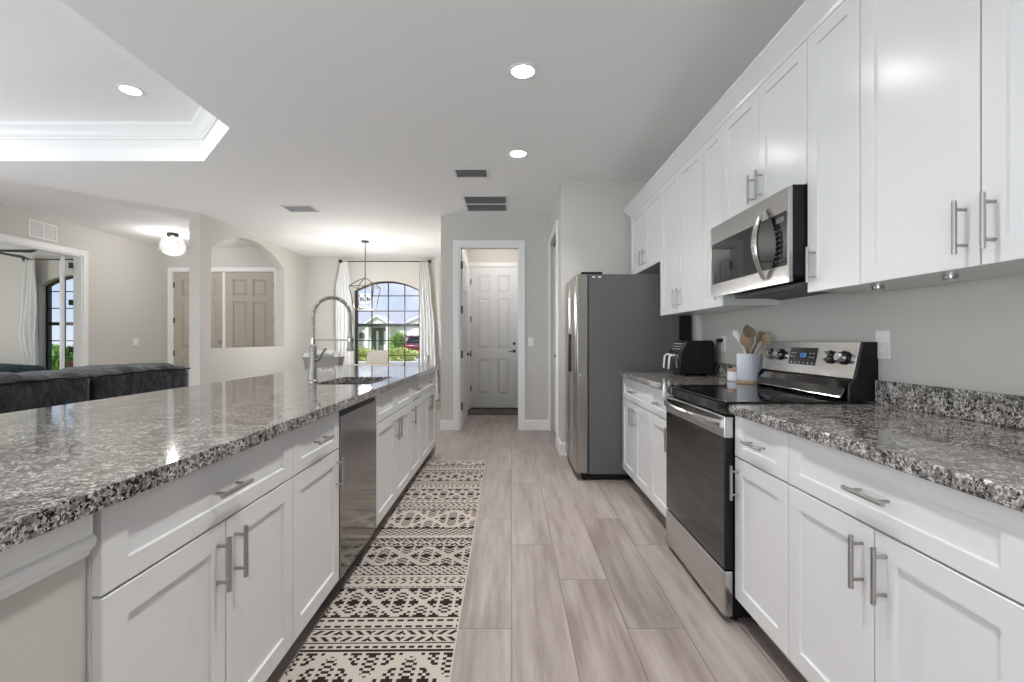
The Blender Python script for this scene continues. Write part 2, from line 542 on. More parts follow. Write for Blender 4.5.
# right side walls
structure(MB().box(XW, 1.7, -3.75, 4.99, 0, CZ), 'wall_right', M['wall'])
structure(MB().box(0.64, 1.7, 4.99, 5.10, 0, CZ).box(0.52, 0.64, 4.99, 5.36, 0, CZ).box(0.52, 0.64, 6.32, 6.37, 0, CZ)
          .box(0.52, 0.64, 5.36, 6.32, 2.45, CZ), 'wall_pantry', M['wall'])
structure(MB().box(1.2, 1.3, 5.1, 6.37, 0, CZ), 'wall_pantry_back', M['wall'])
structure(MB().slab([[(-0.93, 0), (-0.694, 0), (-0.694, 2.44), (0.114, 2.44), (0.114, 0), (1.3, 0), (1.3, CZ), (-0.93, CZ)]], mpY, DF, DF + 0.12), 'wall_far', M['wall'])
# hallway behind the doorway
structure(MB().box(-0.85, -0.75, DF + 0.12, 8.3, 0, CZ), 'wall_hall_left', M['wall'])
structure(MB().box(0.30, 0.40, DF + 0.12, 8.3, 0, CZ), 'wall_hall_right', M['wall'])
structure(MB().slab([[(-0.85, 0), (-0.72, 0), (-0.72, 2.47), (0.13, 2.47), (0.13, 0), (0.4, 0), (0.4, CZ), (-0.85, CZ)]], mpY, 8.3, 8.42), 'wall_hall_end', M['wall'])
# dining room
WX0, WX1, WZ0, WZS, WRISE = -3.12, -1.80, 0.45, 2.17, 0.19
structure(MB().slab([rect(-4.17, -0.85, 0, CZ), arch_loop(WX0, WX1, WZ0, WZS, WRISE)], mpY, DD, DD + 0.2), 'wall_dining', M['wall'])
structure(MB().box(-0.93, -0.85, DF + 0.12, DD, 0, CZ), 'wall_dining_right', M['wall'])
# arch wall
AY0, AY1 = 6.45, 8.54
structure(MB().slab([rect(6.22, 9.5, 0, CZ + 0.05), arch_loop(AY0, AY1, 1.08, 2.435, 0.31, 28)], mpX, XA, XA - 0.14), 'wall_arch', M['wall'])
# foyer and left wall with the bedroom opening
FD0, FD1 = -6.21, -4.34
structure(MB().slab([[(XL - 0.12, 0), (FD0, 0), (FD0, 2.45), (FD1, 2.45), (FD1, 0), (-4.10, 0), (-4.10, FZ), (XL - 0.12, FZ)]], mpY, DFO, DFO + 0.15), 'wall_front', M['wall'])
BD0, BD1 = 5.60, 7.17
structure(MB().slab([[(4.4, 0), (BD0, 0), (BD0, 2.45), (BD1, 2.45), (BD1, 0), (DFO, 0), (DFO, FZ), (4.4, FZ)]], mpX, XL, XL - 0.12), 'wall_left', M['wall'])
# living room side and rear; unseen patio door openings added to let light in
structure(MB().slab([[(-3.75, 0), (-2.75, 0), (-2.75, 2.5), (4.05, 2.5), (4.05, 0), (4.4, 0), (4.4, CZ), (-3.75, CZ)]], mpX, XL, XL - 0.12), 'wall_living', M['wall'])
structure(MB().slab([[(XL, 0), (-5.75, 0), (-5.75, 2.5), (-0.6, 2.5), (-0.6, 0), (XW, 0), (XW, CZ), (XL, CZ)]], mpY, -3.6, -3.75), 'wall_rear', M['wall'])
# bedroom
structure(MB().slab([rect(-10.5, XL - 0.12, 0, 2.8), arch_loop(-8.47, -7.2, WZ0, WZS, WRISE)], mpY, DB, DB + 0.2), 'wall_bedroom_window', M['wall'])
structure(MB().slab([rect(4.3, 8.82, 0, 2.8), rect(5.2, 7.2, 0.6, 2.3)], mpX, -10.6, -10.5), 'wall_bedroom_left', M['wall'])  # unseen window opening added for the bedroom fill lamp
structure(MB().box(-10.5, XL - 0.12, 4.3, 4.4, 0, 2.8), 'wall_bedroom_rear', M['wall'])
structure(MB().box(-10.6, XL - 0.12, 4.3, 8.82, 2.73, 2.82), 'ceiling_bedroom', M['ceil'])


def patio_door(name, along, u0, u1, t, n):
    """sliding glass door: outer frame, n panels with stiles, glass"""
    mp = mpY if along == 'x' else mpX
    fr = structure(MB().slab([rect(u0, u1, 0, 2.5), rect(u0 + 0.05, u1 - 0.05, 0.04, 2.45)], mp, t, t + 0.09), name, M['trim'])
    wd = (u1 - u0 - 0.1) / n
    for i in range(n):
        a = u0 + 0.05 + i*wd
        p = MB().slab([rect(a, a + wd, 0.04, 2.45), rect(a + 0.06, a + wd - 0.06, 0.12, 2.38)], mp, t + 0.02, t + 0.06).build('sash', M['trim'], fr)
        MB().slab([rect(a + 0.06, a + wd - 0.06, 0.12, 2.38)], mp, t + 0.037, t + 0.043).build('pane', M['glass'], p)


patio_door('door_5', 'x', -5.75, -0.6, -3.72, 3)  # unseen patio doors, put in where the fill light enters
patio_door('door_6', 'y', -2.75, 4.05, XL - 0.10, 4)


# baseboards
def baseboard(name, path):
    prof = [(0, 0), (0.014, 0), (0.014, 0.11), (0.009, 0.128), (0.004, 0.134), (0, 0.134)]
    structure(MB().sweep(prof, path), name, M['trim'])


baseboard('baseboard_far', [(0.52, 6.37), (0.185, 6.37)])
baseboard('baseboard_far_left', [(-0.765, 6.37), (-0.93, 6.37), (-0.93, 6.37 + 0.12)])
baseboard('baseboard_pantry', [(0.70, 4.99), (0.52, 4.99), (0.52, 5.28)])
baseboard('baseboard_hall_right', [(0.30, 6.49), (0.30, 8.3)])
baseboard('baseboard_dining', [(-0.93, 9.5), (XA, 9.5), (XA, 6.22), (XA - 0.14, 6.22)])
baseboard('baseboard_left', [(XL, 8.8), (XL, 7.25)])
baseboard('baseboard_foyer', [(-4.17, 8.8), (-4.26, 8.8)])


def casing(name, mp, u0, u1, ztop, t, d, wd=0.072, th=0.018):
    """door casing: two legs and a head, mitre look, on the face at t (towards d)"""
    loops = [[(u0 - wd, 0), (u0, 0), (u0, ztop), (u1, ztop), (u1, 0), (u1 + wd, 0), (u1 + wd, ztop + wd), (u0 - wd, ztop + wd)]]
    mb = MB().slab(loops, mp, t, t + d*th)
    w2 = wd * 0.35
    mb.slab([[(u0 - wd, 0), (u0 - wd + w2, 0), (u0 - wd + w2, ztop + wd - w2), (u1 + wd - w2, ztop + wd - w2), (u1 + wd - w2, 0), (u1 + wd, 0), (u1 + wd, ztop + wd), (u0 - wd, ztop + wd)]], mp, t + d*th, t + d*(th + 0.006))
    return structure(mb, name, M['trim'], bevel=0.002)


casing('trim_far_doorway', mpY, -0.694, 0.114, 2.44, DF, -1)
structure(MB().slab([[(-0.694, 0), (-0.674, 0), (-0.674, 2.42), (0.094, 2.42), (0.094, 0), (0.114, 0), (0.114, 2.44), (-0.694, 2.44)]], mpY, DF, DF + 0.12), 'trim_far_jamb', M['trim'])
casing('trim_hall_end', mpY, -0.72, 0.13, 2.47, 8.3, -1, 0.06)
casing('trim_pantry', mpX, 5.36, 6.30, 2.45, 0.52, -1, 0.07)
casing('trim_front_door', mpY, FD0, FD1, 2.45, DFO, -1, 0.07)
casing('trim_bedroom_opening', mpX, BD0, BD1, 2.45, XL, 1, 0.075)
structure(MB().slab([[(BD0, 0), (BD0 + 0.02, 0), (BD0 + 0.02, 2.43), (BD1 - 0.02, 2.43), (BD1 - 0.02, 0), (BD1, 0), (BD1, 2.45), (BD0, 2.45)]], mpX, XL, XL - 0.12), 'trim_bedroom_jamb', M['trim'])


def six_panel(mb, mp, u0, u1, z0, z1, t0, t1):
    """6-panel door slab between t0 (front) and t1; raised-and-fielded panels on both faces"""
    wd = u1 - u0; h = z1 - z0
    st = 0.13 * wd / 0.81; mid = 0.11
    pw = (wd - 2*st - mid) / 2
    rows = [(0.095*h, 0.345*h), (0.42*h, 0.775*h), (0.82*h, 0.945*h)]
    holes = []
    for a, b in rows:
        for k in (0, 1):
            ua = u0 + st + k*(pw + mid)
            holes.append(rect(ua, ua + pw, z0 + a, z0 + b))
    mb.slab([rect(u0, u1, z0, z1)] + holes, mp, t0, t1)
    s = 1 if t1 > t0 else -1
    for hl in holes:
        (a, c), (b, d) = hl[0], hl[2]
        m1 = 0.012; m2 = 0.045
        mb.slab([rect(a, b, c, d)], mp, t0 + s*0.017, t1 - s*0.017)
        for ta, tb in ((t0 + s*0.017, t0 + s*0.003), (t1 - s*0.017, t1 - s*0.003)):
            lo_ = [mp(u, v, ta) for u, v in rect(a + m1, b - m1, c + m1, d - m1)]
            hi_ = [mp(u, v, tb) for u, v in rect(a + m2, b - m2, c + m2, d - m2)]
            mb.hexa(lo_ + hi_)
    return mb


def hinges(par, mp, u, zs, t, mat=None):
    for z in zs:
        MB().slab([rect(u - 0.012, u + 0.012, z - 0.05, z + 0.05)], mp, t, t - 0.012 if mp is mpY else t + 0.012).build('hinge', mat or M['bronze'], par)


structure(MB().box(-0.705, 0.115, 8.302, 8.418, 0.0, 0.0195), 'trim_threshold', M['bronze'])
structure(MB().box(FD0 + 0.005, FD1 - 0.005, 8.802, 8.948, 0.0, 0.0195), 'trim_front_threshold', M['bronze'])
# white hall door at the end of the hallway
d1 = structure(six_panel(MB(), mpY, -0.705, 0.115, 0.02, 2.455, 8.32, 8.36), 'door_1', M['doorw'], bevel=0.003)
hinges(d1, mpY, -0.698, (0.35, 0.95, 1.55, 2.2), 8.318)
MB().cyl((0.055, 8.32, 1.0), (0.055, 8.305, 1.0), 0.03).cyl((0.055, 8.305, 1.0), (0.055, 8.275, 1.0), 0.011).tube([(0.055, 8.275, 1.0), (0.0, 8.272, 1.0), (-0.045, 8.275, 0.998)], 0.009).build('door_handle', M['bronze'], d1, smooth=40)
MB().cyl((0.055, 8.32, 1.13), (0.055, 8.30, 1.13), 0.027).cyl((0.055, 8.30, 1.13), (0.055, 8.292, 1.13), 0.014).build('deadbolt', M['bronze'], d1, smooth=40)
structure(MB().slab([[(-0.72, 0), (-0.705, 0), (-0.705, 2.455), (0.115, 2.455), (0.115, 0), (0.13, 0), (0.13, 2.47), (-0.72, 2.47)]], mpY, 8.3, 8.42), 'trim_hall_jamb', M['trim'])
# open white door swung into the hallway against its left wall
d2 = structure(six_panel(MB(), mpX, 6.47, 7.25, 0.012, 2.42, -0.655, -0.69), 'door_2', M['doorw'], bevel=0.003)
for z in (0.3, 1.0, 1.6, 2.2):
    MB().box(-0.672, -0.648, 6.455, 6.47, z - 0.05, z + 0.05).build('hinge', M['bronze'], d2)
MB().cyl((-0.655, 7.19, 0.98), (-0.64, 7.19, 0.98), 0.03).cyl((-0.64, 7.19, 0.98), (-0.605, 7.19, 0.98), 0.01).tube([(-0.605, 7.19, 0.98), (-0.602, 7.13, 0.98), (-0.604, 7.08, 0.978)], 0.009).build('door_handle', M['bronze'], d2, smooth=40)
# pantry bifold door, its two leaves a little open
d3 = structure(six_panel(MB(), mpX, 5.87, 6.31, 0.015, 2.40, 0.565, 0.595), 'door_3', M['doorw'], bevel=0.003)
six_panel(MB(), mpX, 5.40, 5.865, 0.015, 2.40, 0.568, 0.598).build('bifold_leaf', M['doorw'], d3, bevel=0.003)
MB().box(0.56, 0.60, 5.36, 6.32, 2.415, 2.445).build('track', M['bronze'], d3)
MB().lathe((0, 0, 0), [(0.006, 0), (0.006, 0.02), (0.016, 0.028), (0.014, 0.04), (0, 0.042)], 14).build('knob', M['bronze'], d3, smooth=40, local=True).matrix_local = Matrix.Translation((0.565, 5.80, 1.0)) @ Matrix.Rotation(R(-90), 4, 'Y')
# beige front double door
d4 = structure(six_panel(MB(), mpY, -6.205, -5.285, 0.02, 2.44, 8.83, 8.875), 'door_4', M['doorb'], bevel=0.003)
six_panel(MB(), mpY, -5.265, -4.345, 0.02, 2.44, 8.83, 8.875).build('door_leaf', M['doorb'], d4, bevel=0.003)
MB().box(-5.30, -5.25, 8.815, 8.83, 0.02, 2.44).build('astragal', M['trim'], d4)
hinges(d4, mpY, -6.197, (0.35, 0.95, 1.55, 2.2), 8.828)
hinges(d4, mpY, -4.353, (0.35, 0.95, 1.55, 2.2), 8.828)
MB().cyl((-5.36, 8.83, 1.02), (-5.36, 8.81, 1.02), 0.03).tube([(-5.36, 8.81, 1.02), (-5.36, 8.77, 1.02), (-5.42, 8.768, 1.02), (-5.47, 8.77, 1.018)], 0.01).cyl((-5.36, 8.83, 1.16), (-5.36, 8.805, 1.16), 0.026).build('door_handle', M['nickel'], d4, smooth=40)
structure(MB().slab([[(FD0, 0), (FD0 + 0.005, 0), (FD0 + 0.005, 2.44), (FD1 - 0.005, 2.44), (FD1 - 0.005, 0), (FD1, 0), (FD1, 2.45), (FD0, 2.45)]], mpY, DFO, DFO + 0.15), 'trim_front_jamb', M['trim'])
# bedroom door folded back beyond its hinges, seen on edge
dirv = Vector((-0.705, 0.709, 0)).normalized(); nv = Vector((dirv.y, -dirv.x, 0))
p0 = Vector((XL - 0.16, 7.03, 0.012)); p1 = p0 + dirv * 0.76
pts = []
for z in (0.012, 2.42):
    for q in (p0 - nv*0.017, p1 - nv*0.017, p1 + nv*0.017, p0 + nv*0.017):
        pts.append((q.x, q.y, z))
d7 = structure(MB().hexa(pts), 'door_7', M['doorw'], bevel=0.002)
for z in (0.55, 1.05, 1.75, 2.3):
    MB().box(XL - 0.15, XL - 0.122, 7.105, 7.152, z - 0.04, z + 0.04).build('hinge', M['bmetal'], d7)


# arched windows with black frames and grilles
def arched_window(name, x0, x1, y, z0, zs, rise, rows=(2.075, 1.77, 1.178, 0.885, 0.62), rail=1.487, cols=4, glass='glass'):
    out = arch_loop(x0, x1, z0, zs, rise)
    inn = arch_loop(x0 + 0.045, x1 - 0.045, z0 + 0.045, zs, rise - 0.028)
    fr = structure(MB().slab([out, inn], mpY, y, y + 0.07), name, M['bmetal'])
    MB().box(x0 + 0.03, x1 - 0.03, y - 0.005, y + 0.06, rail - 0.03, rail + 0.03).build('meeting_rail', M['bmetal'], fr)
    c = (x0 + x1)/2; hw = (x1 - x0)/2
    rad = (hw*hw + rise*rise)/(2*rise)
    for i in range(1, cols):
        x = x0 + (x1 - x0)*i/cols
        zt = zs + rise - rad + math.sqrt(rad*rad - (x - c)**2) - 0.02
        MB().box(x - 0.009, x + 0.009, y + 0.02, y + 0.045, z0 + 0.02, zt).build('grille_bar', M['bmetal'], fr)
    for z in rows:
        MB().box(x0 + 0.03, x1 - 0.03, y + 0.022, y + 0.043, z - 0.009, z + 0.009).build('grille_bar', M['bmetal'], fr)
    MB().slab([inn], mpY, y + 0.030, y + 0.036).build('pane', M[glass], fr)
    # white sill inside
    MB().box(x0 - 0.0, x1 + 0.0, y - 0.10, y, z0, z0 + 0.02).build('sill', M['trim'], fr)
    return fr


arched_window('window_1', WX0, WX1, DD + 0.10, WZ0, WZS, WRISE)
arched_window('window_2', -8.47, -7.2, DB + 0.12, WZ0, WZS, WRISE, glass='glass2')


# ------------------------------------------------------------------ kitchen cabinets
def shaker(mb, s, xf, y0, y1, z0, z1, t=0.02, rail=0.062, rec=0.009, railz=None):
    """door or drawer front whose outer face is at x = xf, facing direction s along x"""
    bm = mb.bm
    xb = xf - s*t; xr = xf - s*rec
    k = 0.0016
    rz = railz if railz else rail
    def ring(x, e, f=None):
        f = e if f is None else f
        return [bm.verts.new((x, a, b)) for a, b in ((y0+e, z0+f), (y1-e, z0+f), (y1-e, z1-f), (y0+e, z1-f))]
    e0 = 0.0015
    r0 = ring(xb, 0); r1 = ring(xf - s*e0, 0); r2 = ring(xf, e0); r3 = ring(xf, rail, rz); r4 = ring(xr, rail + k, rz + k)
    for A, B in ((r0, r1), (r1, r2), (r2, r3), (r3, r4)):
        for i in range(4):
            bm.faces.new((A[i], A[(i+1) % 4], B[(i+1) % 4], B[i]))
    bm.faces.new(r0[::-1]); bm.faces.new(r4)
    return mb


def pull(s, xf, y, z, vertical, parent, length=0.142):
    mb = MB(); xo = xf + s*0.032; h = length/2; c = 0.048
    if vertical:
        mb.cyl((xo, y, z - h), (xo, y, z + h), 0.0062, n=12)
        for q in (-c, c): mb.cyl((xf, y, z + q), (xo, y, z + q), 0.0045, n=10)
    else:
        mb.cyl((xo, y - h, z), (xo, y + h, z), 0.0062, n=12)
        for q in (-c, c): mb.cyl((xf, y + q, z), (xo, y + q, z), 0.0045, n=10)
    return mb.build('handle', M['nickel'], parent, smooth=50)


def base_cabinet(s, xf, y0, y1, label, doors, drawers, back, hollow=False, zsplit=0.71, ztop=0.890):
    """doors: list of (ya, yb, handle_y or None); drawers: list of (ya, yb, has_handle)"""
    r = thing('base_cabinet', (xf, (y0 + y1)/2, 0), label, 'cabinet')
    g = 0.0028
    xb = xf - s*0.021
    mb = MB()
    if hollow:
        mb.box(xb, back, y0 + 0.001, y0 + 0.019, 0.115, ztop).box(xb, back, y1 - 0.019, y1 - 0.001, 0.115, ztop)
        mb.box(xb, back, y0 + 0.019, y1 - 0.019, 0.115, 0.133).box(xb, xb - s*0.02, y0 + 0.019, y1 - 0.019, 0.133, ztop)
        mb.box(back + s*0.012, back, y0 + 0.019, y1 - 0.019, 0.133, ztop)
    else:
        mb.box(xb, back, y0 + 0.001, y1 - 0.001, 0.115, ztop)
    mb.build('carcass', M['cabin'], r)
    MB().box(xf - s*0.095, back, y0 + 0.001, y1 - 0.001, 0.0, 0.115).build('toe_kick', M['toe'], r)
    for (a, b, hy) in doors:
        d = shaker(MB(), s, xf, a + g, b - g, 0.117, zsplit - g).build('door', M['cab'], r)
        if hy is not None: pull(s, xf, hy, 0.607, True, d)
    for (a, b, hn) in drawers:
        d = shaker(MB(), s, xf, a + g, b - g, zsplit + g, ztop - 0.006, railz=0.046).build('drawer', M['cab'], r)
        if hn: pull(s, xf, (a + b)/2, (zsplit + ztop)/2 - 0.004, False, d)
    return r


XR = 0.94      # right base door face
XI = -0.775    # island door face
RB = XW        # carcass back
CB = 0.89      # underside of the worktop
Y = [0.08, 0.857, 1.629, 2.018]
base_cabinet(-1, XR, Y[0], Y[1], 'white base cabinet nearest the camera on the right, mostly outside the frame', [(Y[0], 0.468, 0.43), (0.468, Y[1], 0.506)], [(Y[0], Y[1], True)], RB - 0.002)
base_cabinet(-1, XR, Y[1], Y[2], 'wide white base cabinet with one long drawer over two doors at the lower right', [(Y[1], 1.243, 1.203), (1.243, Y[2], 1.283)], [(Y[1], Y[2], True)], RB - 0.002)
base_cabinet(-1, XR, Y[2], Y[3], 'narrow white base cabinet directly right of the oven, one drawer and one door', [(Y[2], Y[3], 1.980)], [(Y[2], Y[3], True)], RB - 0.002)
base_cabinet(-1, XR, 2.785, 3.25, 'narrow white base cabinet directly left of the oven, one drawer and one door', [(2.785, 3.25, 2.83)], [(2.785, 3.25, True)], RB - 0.002)
base_cabinet(-1, XR, 3.25, 4.05, 'white base cabinet beside the fridge with two doors under one drawer', [(3.25, 3.65, 3.612), (3.65, 4.05, 3.688)], [(3.25, 4.05, True)], RB - 0.002)

IB = -1.40
base_cabinet(1, XI, 0.907, 1.706, 'wide white island base cabinet nearest the camera, long drawer over two doors', [(0.907, 1.306, 1.266), (1.306, 1.706, 1.346)], [(0.907, 1.706, True)], IB)
base_cabinet(1, XI, 1.706, 2.166, 'narrow white island base cabinet just on the near side of the dishwasher', [(1.706, 2.166, 2.128)], [(1.706, 2.166, True)], IB)
base_cabinet(1, XI, 2.758, 3.71, 'white island sink cabinet under the faucet, two doors below plain false drawer fronts', [(2.758, 3.233, 3.195), (3.233, 3.71, 3.271)], [(2.758, 3.233, False), (3.233, 3.71, False)], IB, hollow=True)
base_cabinet(1, XI, 3.71, 4.15, 'narrow white island base cabinet between sink cabinet and far end cabinet', [(3.71, 4.15, 3.75)], [(3.71, 4.15, True)], IB)
base_cabinet(1, XI, 4.15, 4.95, 'white island base cabinet at the far end nearest the hallway, two doors', [(4.15, 4.55, 4.512), (4.55, 4.95, 4.588)], [(4.15, 4.95, True)], IB)

# knee wall of the island: near pony wall, back wall and end panel
kw = MB().box(-1.53, -0.80, -0.45, 0.903, 0, CB).box(-1.53, IB - 0.002, 0.903, 4.97, 0, CB).box(IB - 0.002, XI - 0.004, 4.952, 4.97, 0, CB)
structure(kw, 'wall_island', principled('island_wall_paint', (0.56, 0.535, 0.50), 0.7))
prof = [(0, 0.795), (0.008, 0.795), (0.012, 0.806), (0.020, 0.812), (0.024, 0.826), (0.022, 0.832), (0.016, 0.836), (0.016, CB - 0.001), (0, CB - 0.001)]
structure(MB().sweep(prof, [(-0.80, 0.90), (-0.80, -0.45), (-1.53, -0.45)]), 'trim_island', M['trim'], smooth=25)
structure(MB().box(XI + 0.002, XI - 0.10, 4.972, 4.985, 0, 0.115).box(XI - 0.02, XI - 0.60, 4.972, 4.985, 0.0, 0.10), 'baseboard_island', M['trim'])

# worktops
TZ0, TZ1 = 0.8905, 0.93
SX0, SX1, SY0, SY1 = -1.205, -0.85, 2.88, 3.47


def round_rect(x0, x1, y0, y1, r, n=6):
    pts = []
    for cx, cy, a0 in ((x1 - r, y0 + r, -90), (x1 - r, y1 - r, 0), (x0 + r, y1 - r, 90), (x0 + r, y0 + r, 180)):
        for i in range(n + 1):
            a = R(a0 + 90*i/n)
            pts.append((cx + r*math.cos(a), cy + r*math.sin(a)))
    return pts


def worktop(name, loops, label):
    o = MB().slab(loops, mpZ, TZ0, TZ1).build(name, M['granite'], None, smooth=30, bevel=0.009, seg=3)
    return tag(o, label, 'worktop')


worktop('island_worktop', [round_rect(-1.856, -0.743, -0.5, 5.0, 0.012, 3), round_rect(SX0, SX1, SY0, SY1, 0.04)], 'long speckled grey granite worktop on the island with a sink cut into it')
worktop('worktop', [rect(0.912, XW - 0.001, -0.3, 2.017)], 'speckled grey granite worktop on the right wall, from the oven towards the camera')
worktop('worktop', [rect(0.912, XW - 0.001, 2.786, 4.055)], 'short speckled granite worktop between the oven and the fridge')
for (a, b, lab) in ((-0.3, 2.017, 'low granite backsplash strip on the right wall right of the oven'), (2.786, 4.055, 'low granite backsplash strip behind the utensil crock and air fryer')):
    tag(MB().box(XW - 0.022, XW - 0.001, a, b, TZ1 + 0.0005, 1.03).build('backsplash', M['granite'], None, bevel=0.003), lab, 'backsplash')

# upper cabinets
XU = 1.22
UZ0, UZ1 = 1.393, 2.448


def upper_cabinet(y0, y1, z0, label, doors):
    r = thing('wall_cabinet', (XU, (y0 + y1)/2, z0), label, 'cabinet')
    MB().box(XU + 0.021, XW - 0.001, y0 + 0.001, y1 - 0.001, z0 + 0.004, UZ1 + 0.01).build('carcass', M['cab'], r)
    g = 0.0028
    for (a, b, hy) in doors:
        d = shaker(MB(), -1, XU, a + g, b - g, z0, UZ1 - 0.003).build('door', M['cab'], r)
        if hy is not None: pull(-1, XU, hy, z0 + 0.107, True, d)
    return r


upper_cabinet(0.02, 0.82, UZ0, 'white wall cabinet closest to the camera, past the right edge of the photo', [(0.02, 0.42, 0.385), (0.42, 0.82, 0.455)])
upper_cabinet(0.82, 1.679, UZ0, 'wide white wall cabinet with two tall doors at the upper right', [(0.82, 1.248, 1.209), (1.248, 1.679, 1.287)])
upper_cabinet(1.679, 1.978, UZ0, 'narrow white wall cabinet directly right of the microwave', [(1.679, 1.978, 1.925)])
upper_cabinet(1.978, 2.764, 1.845, 'short white wall cabinet with two doors above the microwave', [(1.978, 2.371, 2.332), (2.371, 2.764, 2.41)])
upper_cabinet(2.764, 3.061, UZ0, 'narrow white wall cabinet directly left of the microwave', [(2.764, 3.061, 2.80)])
upper_cabinet(3.061, 3.925, UZ0, 'white wall cabinet with two tall doors above the air fryer', [(3.061, 3.493, 3.455), (3.493, 3.925, 3.531)])
upper_cabinet(3.925, 4.885, 1.84, 'short white wall cabinet with two doors above the fridge', [(3.925, 4.405, 4.367), (4.405, 4.885, 4.443)])
prof = [(-0.02, UZ1 + 0.012), (0.0, UZ1 - 0.010), (0.006, UZ1 - 0.010), (0.010, UZ1 + 0.006), (0.022, UZ1 + 0.018), (0.046, UZ1 + 0.055), (0.056, UZ1 + 0.064), (0.062, UZ1 + 0.070), (0.062, UZ1 + 0.085), (-0.02, UZ1 + 0.085)]
tag(MB().sweep([(-o, z) for o, z in prof], [(XW - 0.002, 4.888), (XU, 4.888), (XU, -0.1)]).build('crown_moulding', M['cab'], None, smooth=25), 'long white crown moulding along the top of the wall cabinets', 'moulding')
for i, (yy, lab) in enumerate(((1.47, 'small puck light under the wide wall cabinet at the upper right'), (1.76, 'small puck light under the narrow wall cabinet right of the microwave'))):
    t = thing('puck_light', (1.345, yy, UZ0 + 0.004), lab, 'light')
    MB().lathe((1.345, yy, UZ0 - 0.010), [(0.017, 0), (0.020, 0.003), (0.020, 0.0137)], 24).build('housing', M['nickel'], t, smooth=40)
    MB().lathe((1.345, yy, UZ0 - 0.0125), [(0.012, 0), (0.014, 0.002)], 20).build('lens', M['ventw'], t, smooth=40)

# ------------------------------------------------------------------ range
RY0, RY1 = 2.022, 2.780
rg = thing('range', (1.2, (RY0 + RY1)/2, 0), 'freestanding stainless steel electric range with black glass top and oven door', 'oven')
MB().box(0.94, 1.51, RY0, RY1, 0.028, 0.905).build('body', M['bplast'], rg)
for yy in (RY0 + 0.05, RY1 - 0.05):
    for xx in (0.96, 1.47):
        MB().cyl((xx, yy, 0), (xx, yy, 0.028), 0.018, n=14).build('foot', M['bplast'], rg)
MB().box(0.897, 0.938, RY0, RY1, 0.03, 0.222).build('drawer', M['steel'], rg, bevel=0.006, seg=3)
od = MB().box(0.902, 0.938, RY0, RY1, 0.228, 0.782).build('oven_door', M['bplast'], rg, bevel=0.004)
MB().box(0.8985, 0.903, RY0 + 0.004, RY1 - 0.004, 0.232, 0.782).build('door_glass', M['bglass'], od, bevel=0.001)
MB().box(0.897, 0.938, RY0, RY1, 0.784, 0.876).build('door_top_rail', M['steel'], od, bevel=0.004)
# bowed handle: flat ribbon curving out from both ends
mb = MB(); n = 24; prev = None
for i in range(n + 1):
    q = i/n; yy = RY0 + 0.015 + q*(RY1 - RY0 - 0.03)
    bow = 0.006 + 0.052*math.sin(PI*q)**0.6
    xo = 0.897 - bow
    ring = [mb.bm.verts.new(p) for p in ((xo, yy, 0.825), (xo - 0.006, yy, 0.832), (xo - 0.006, yy, 0.852), (xo, yy, 0.859), (xo + 0.010, yy, 0.859), (xo + 0.010, yy, 0.825))]
    if prev:
        for k in range(6): mb.bm.faces.new((prev[k], prev[(k+1) % 6], ring[(k+1) % 6], ring[k]))
    else: mb.bm.faces.new(ring[::-1])
    prev = ring
mb.bm.faces.new(prev)
mb.build('handle', M['steel'], od, smooth=40)
MB().box(0.912, 0.94, RY0, RY1, 0.883, 0.925).build('front_trim', M['bglass'], rg, bevel=0.003)
ct = MB().box(0.905, 1.455, RY0 - 0.002, RY1 + 0.002, 0.9305, 0.938).build('cooktop', M['bglass'], rg, bevel=0.002)
for (xx, yy, rr) in ((1.06, 2.20, 0.11), (1.06, 2.58, 0.085), (1.33, 2.20, 0.08), (1.33, 2.58, 0.105)):
    for r2 in (rr, rr*0.62):
        mb = MB()
        a = [mb.bm.verts.new((xx + r2*math.cos(2*PI*i/48), yy + r2*math.sin(2*PI*i/48), 0.9383)) for i in range(48)]
        b = [mb.bm.verts.new((xx + (r2-0.0018)*math.cos(2*PI*i/48), yy + (r2-0.0018)*math.sin(2*PI*i/48), 0.9383)) for i in range(48)]
        for i in range(48): mb.bm.faces.new((a[i], a[(i+1) % 48], b[(i+1) % 48], b[i]))
        mb.build('burner_ring', principled('burner_mark', (0.07, 0.07, 0.07), 0.3), ct)
MB().box(0.94, 1.51, RY0 + 0.001, RY1 - 0.001, 0.905, 0.9305).build('cooktop_frame', M['bplast'], rg)
# backguard: black end caps with slanted steel control panel over a dark sloped flue
bg = MB()
capp = [(1.425, 0.938), (1.547, 0.938), (1.547, 1.190), (1.487, 1.190), (1.455, 1.040), (1.428, 1.005)]
bg.slab([capp], lambda u, v, t: (u, t, v), RY0, RY0 + 0.012).slab([capp], lambda u, v, t: (u, t, v), RY1 - 0.012, RY1)
bg.box(1.49, 1.547, RY0 + 0.012, RY1 - 0.012, 0.938, 1.188)
bgo = bg.build('backguard', M['bplast'], rg)
cp = MB().slab([[(1.448, 1.032), (1.482, 1.190), (1.50, 1.190), (1.50, 1.032)]], lambda u, v, t: (u, t, v), RY0 + 0.012, RY1 - 0.001).build('control_panel', M['steelp'], bgo, bevel=0.002)
MB().slab([[(1.405, 0.952), (1.425, 0.99), (1.462, 1.030), (1.49, 1.030), (1.49, 0.945), (1.41, 0.945)]], lambda u, v, t: (u, t, v), RY0 + 0.03, RY1 - 0.03).build('flue_cover', M['dwsteel'], bgo, bevel=0.004)
sl = Vector((0.158, 0, -0.034)).normalized()   # normal-ish of the panel faces -x and up a little
def onpanel(y, f, out=0.0):
    """point on the slanted control panel: f 0 bottom .. 1 top"""
    x = 1.448 + 0.034*f; z = 1.032 + 0.158*f
    nx, nz = -0.977, 0.210
    return Vector((x + nx*out, y, z + nz*out))
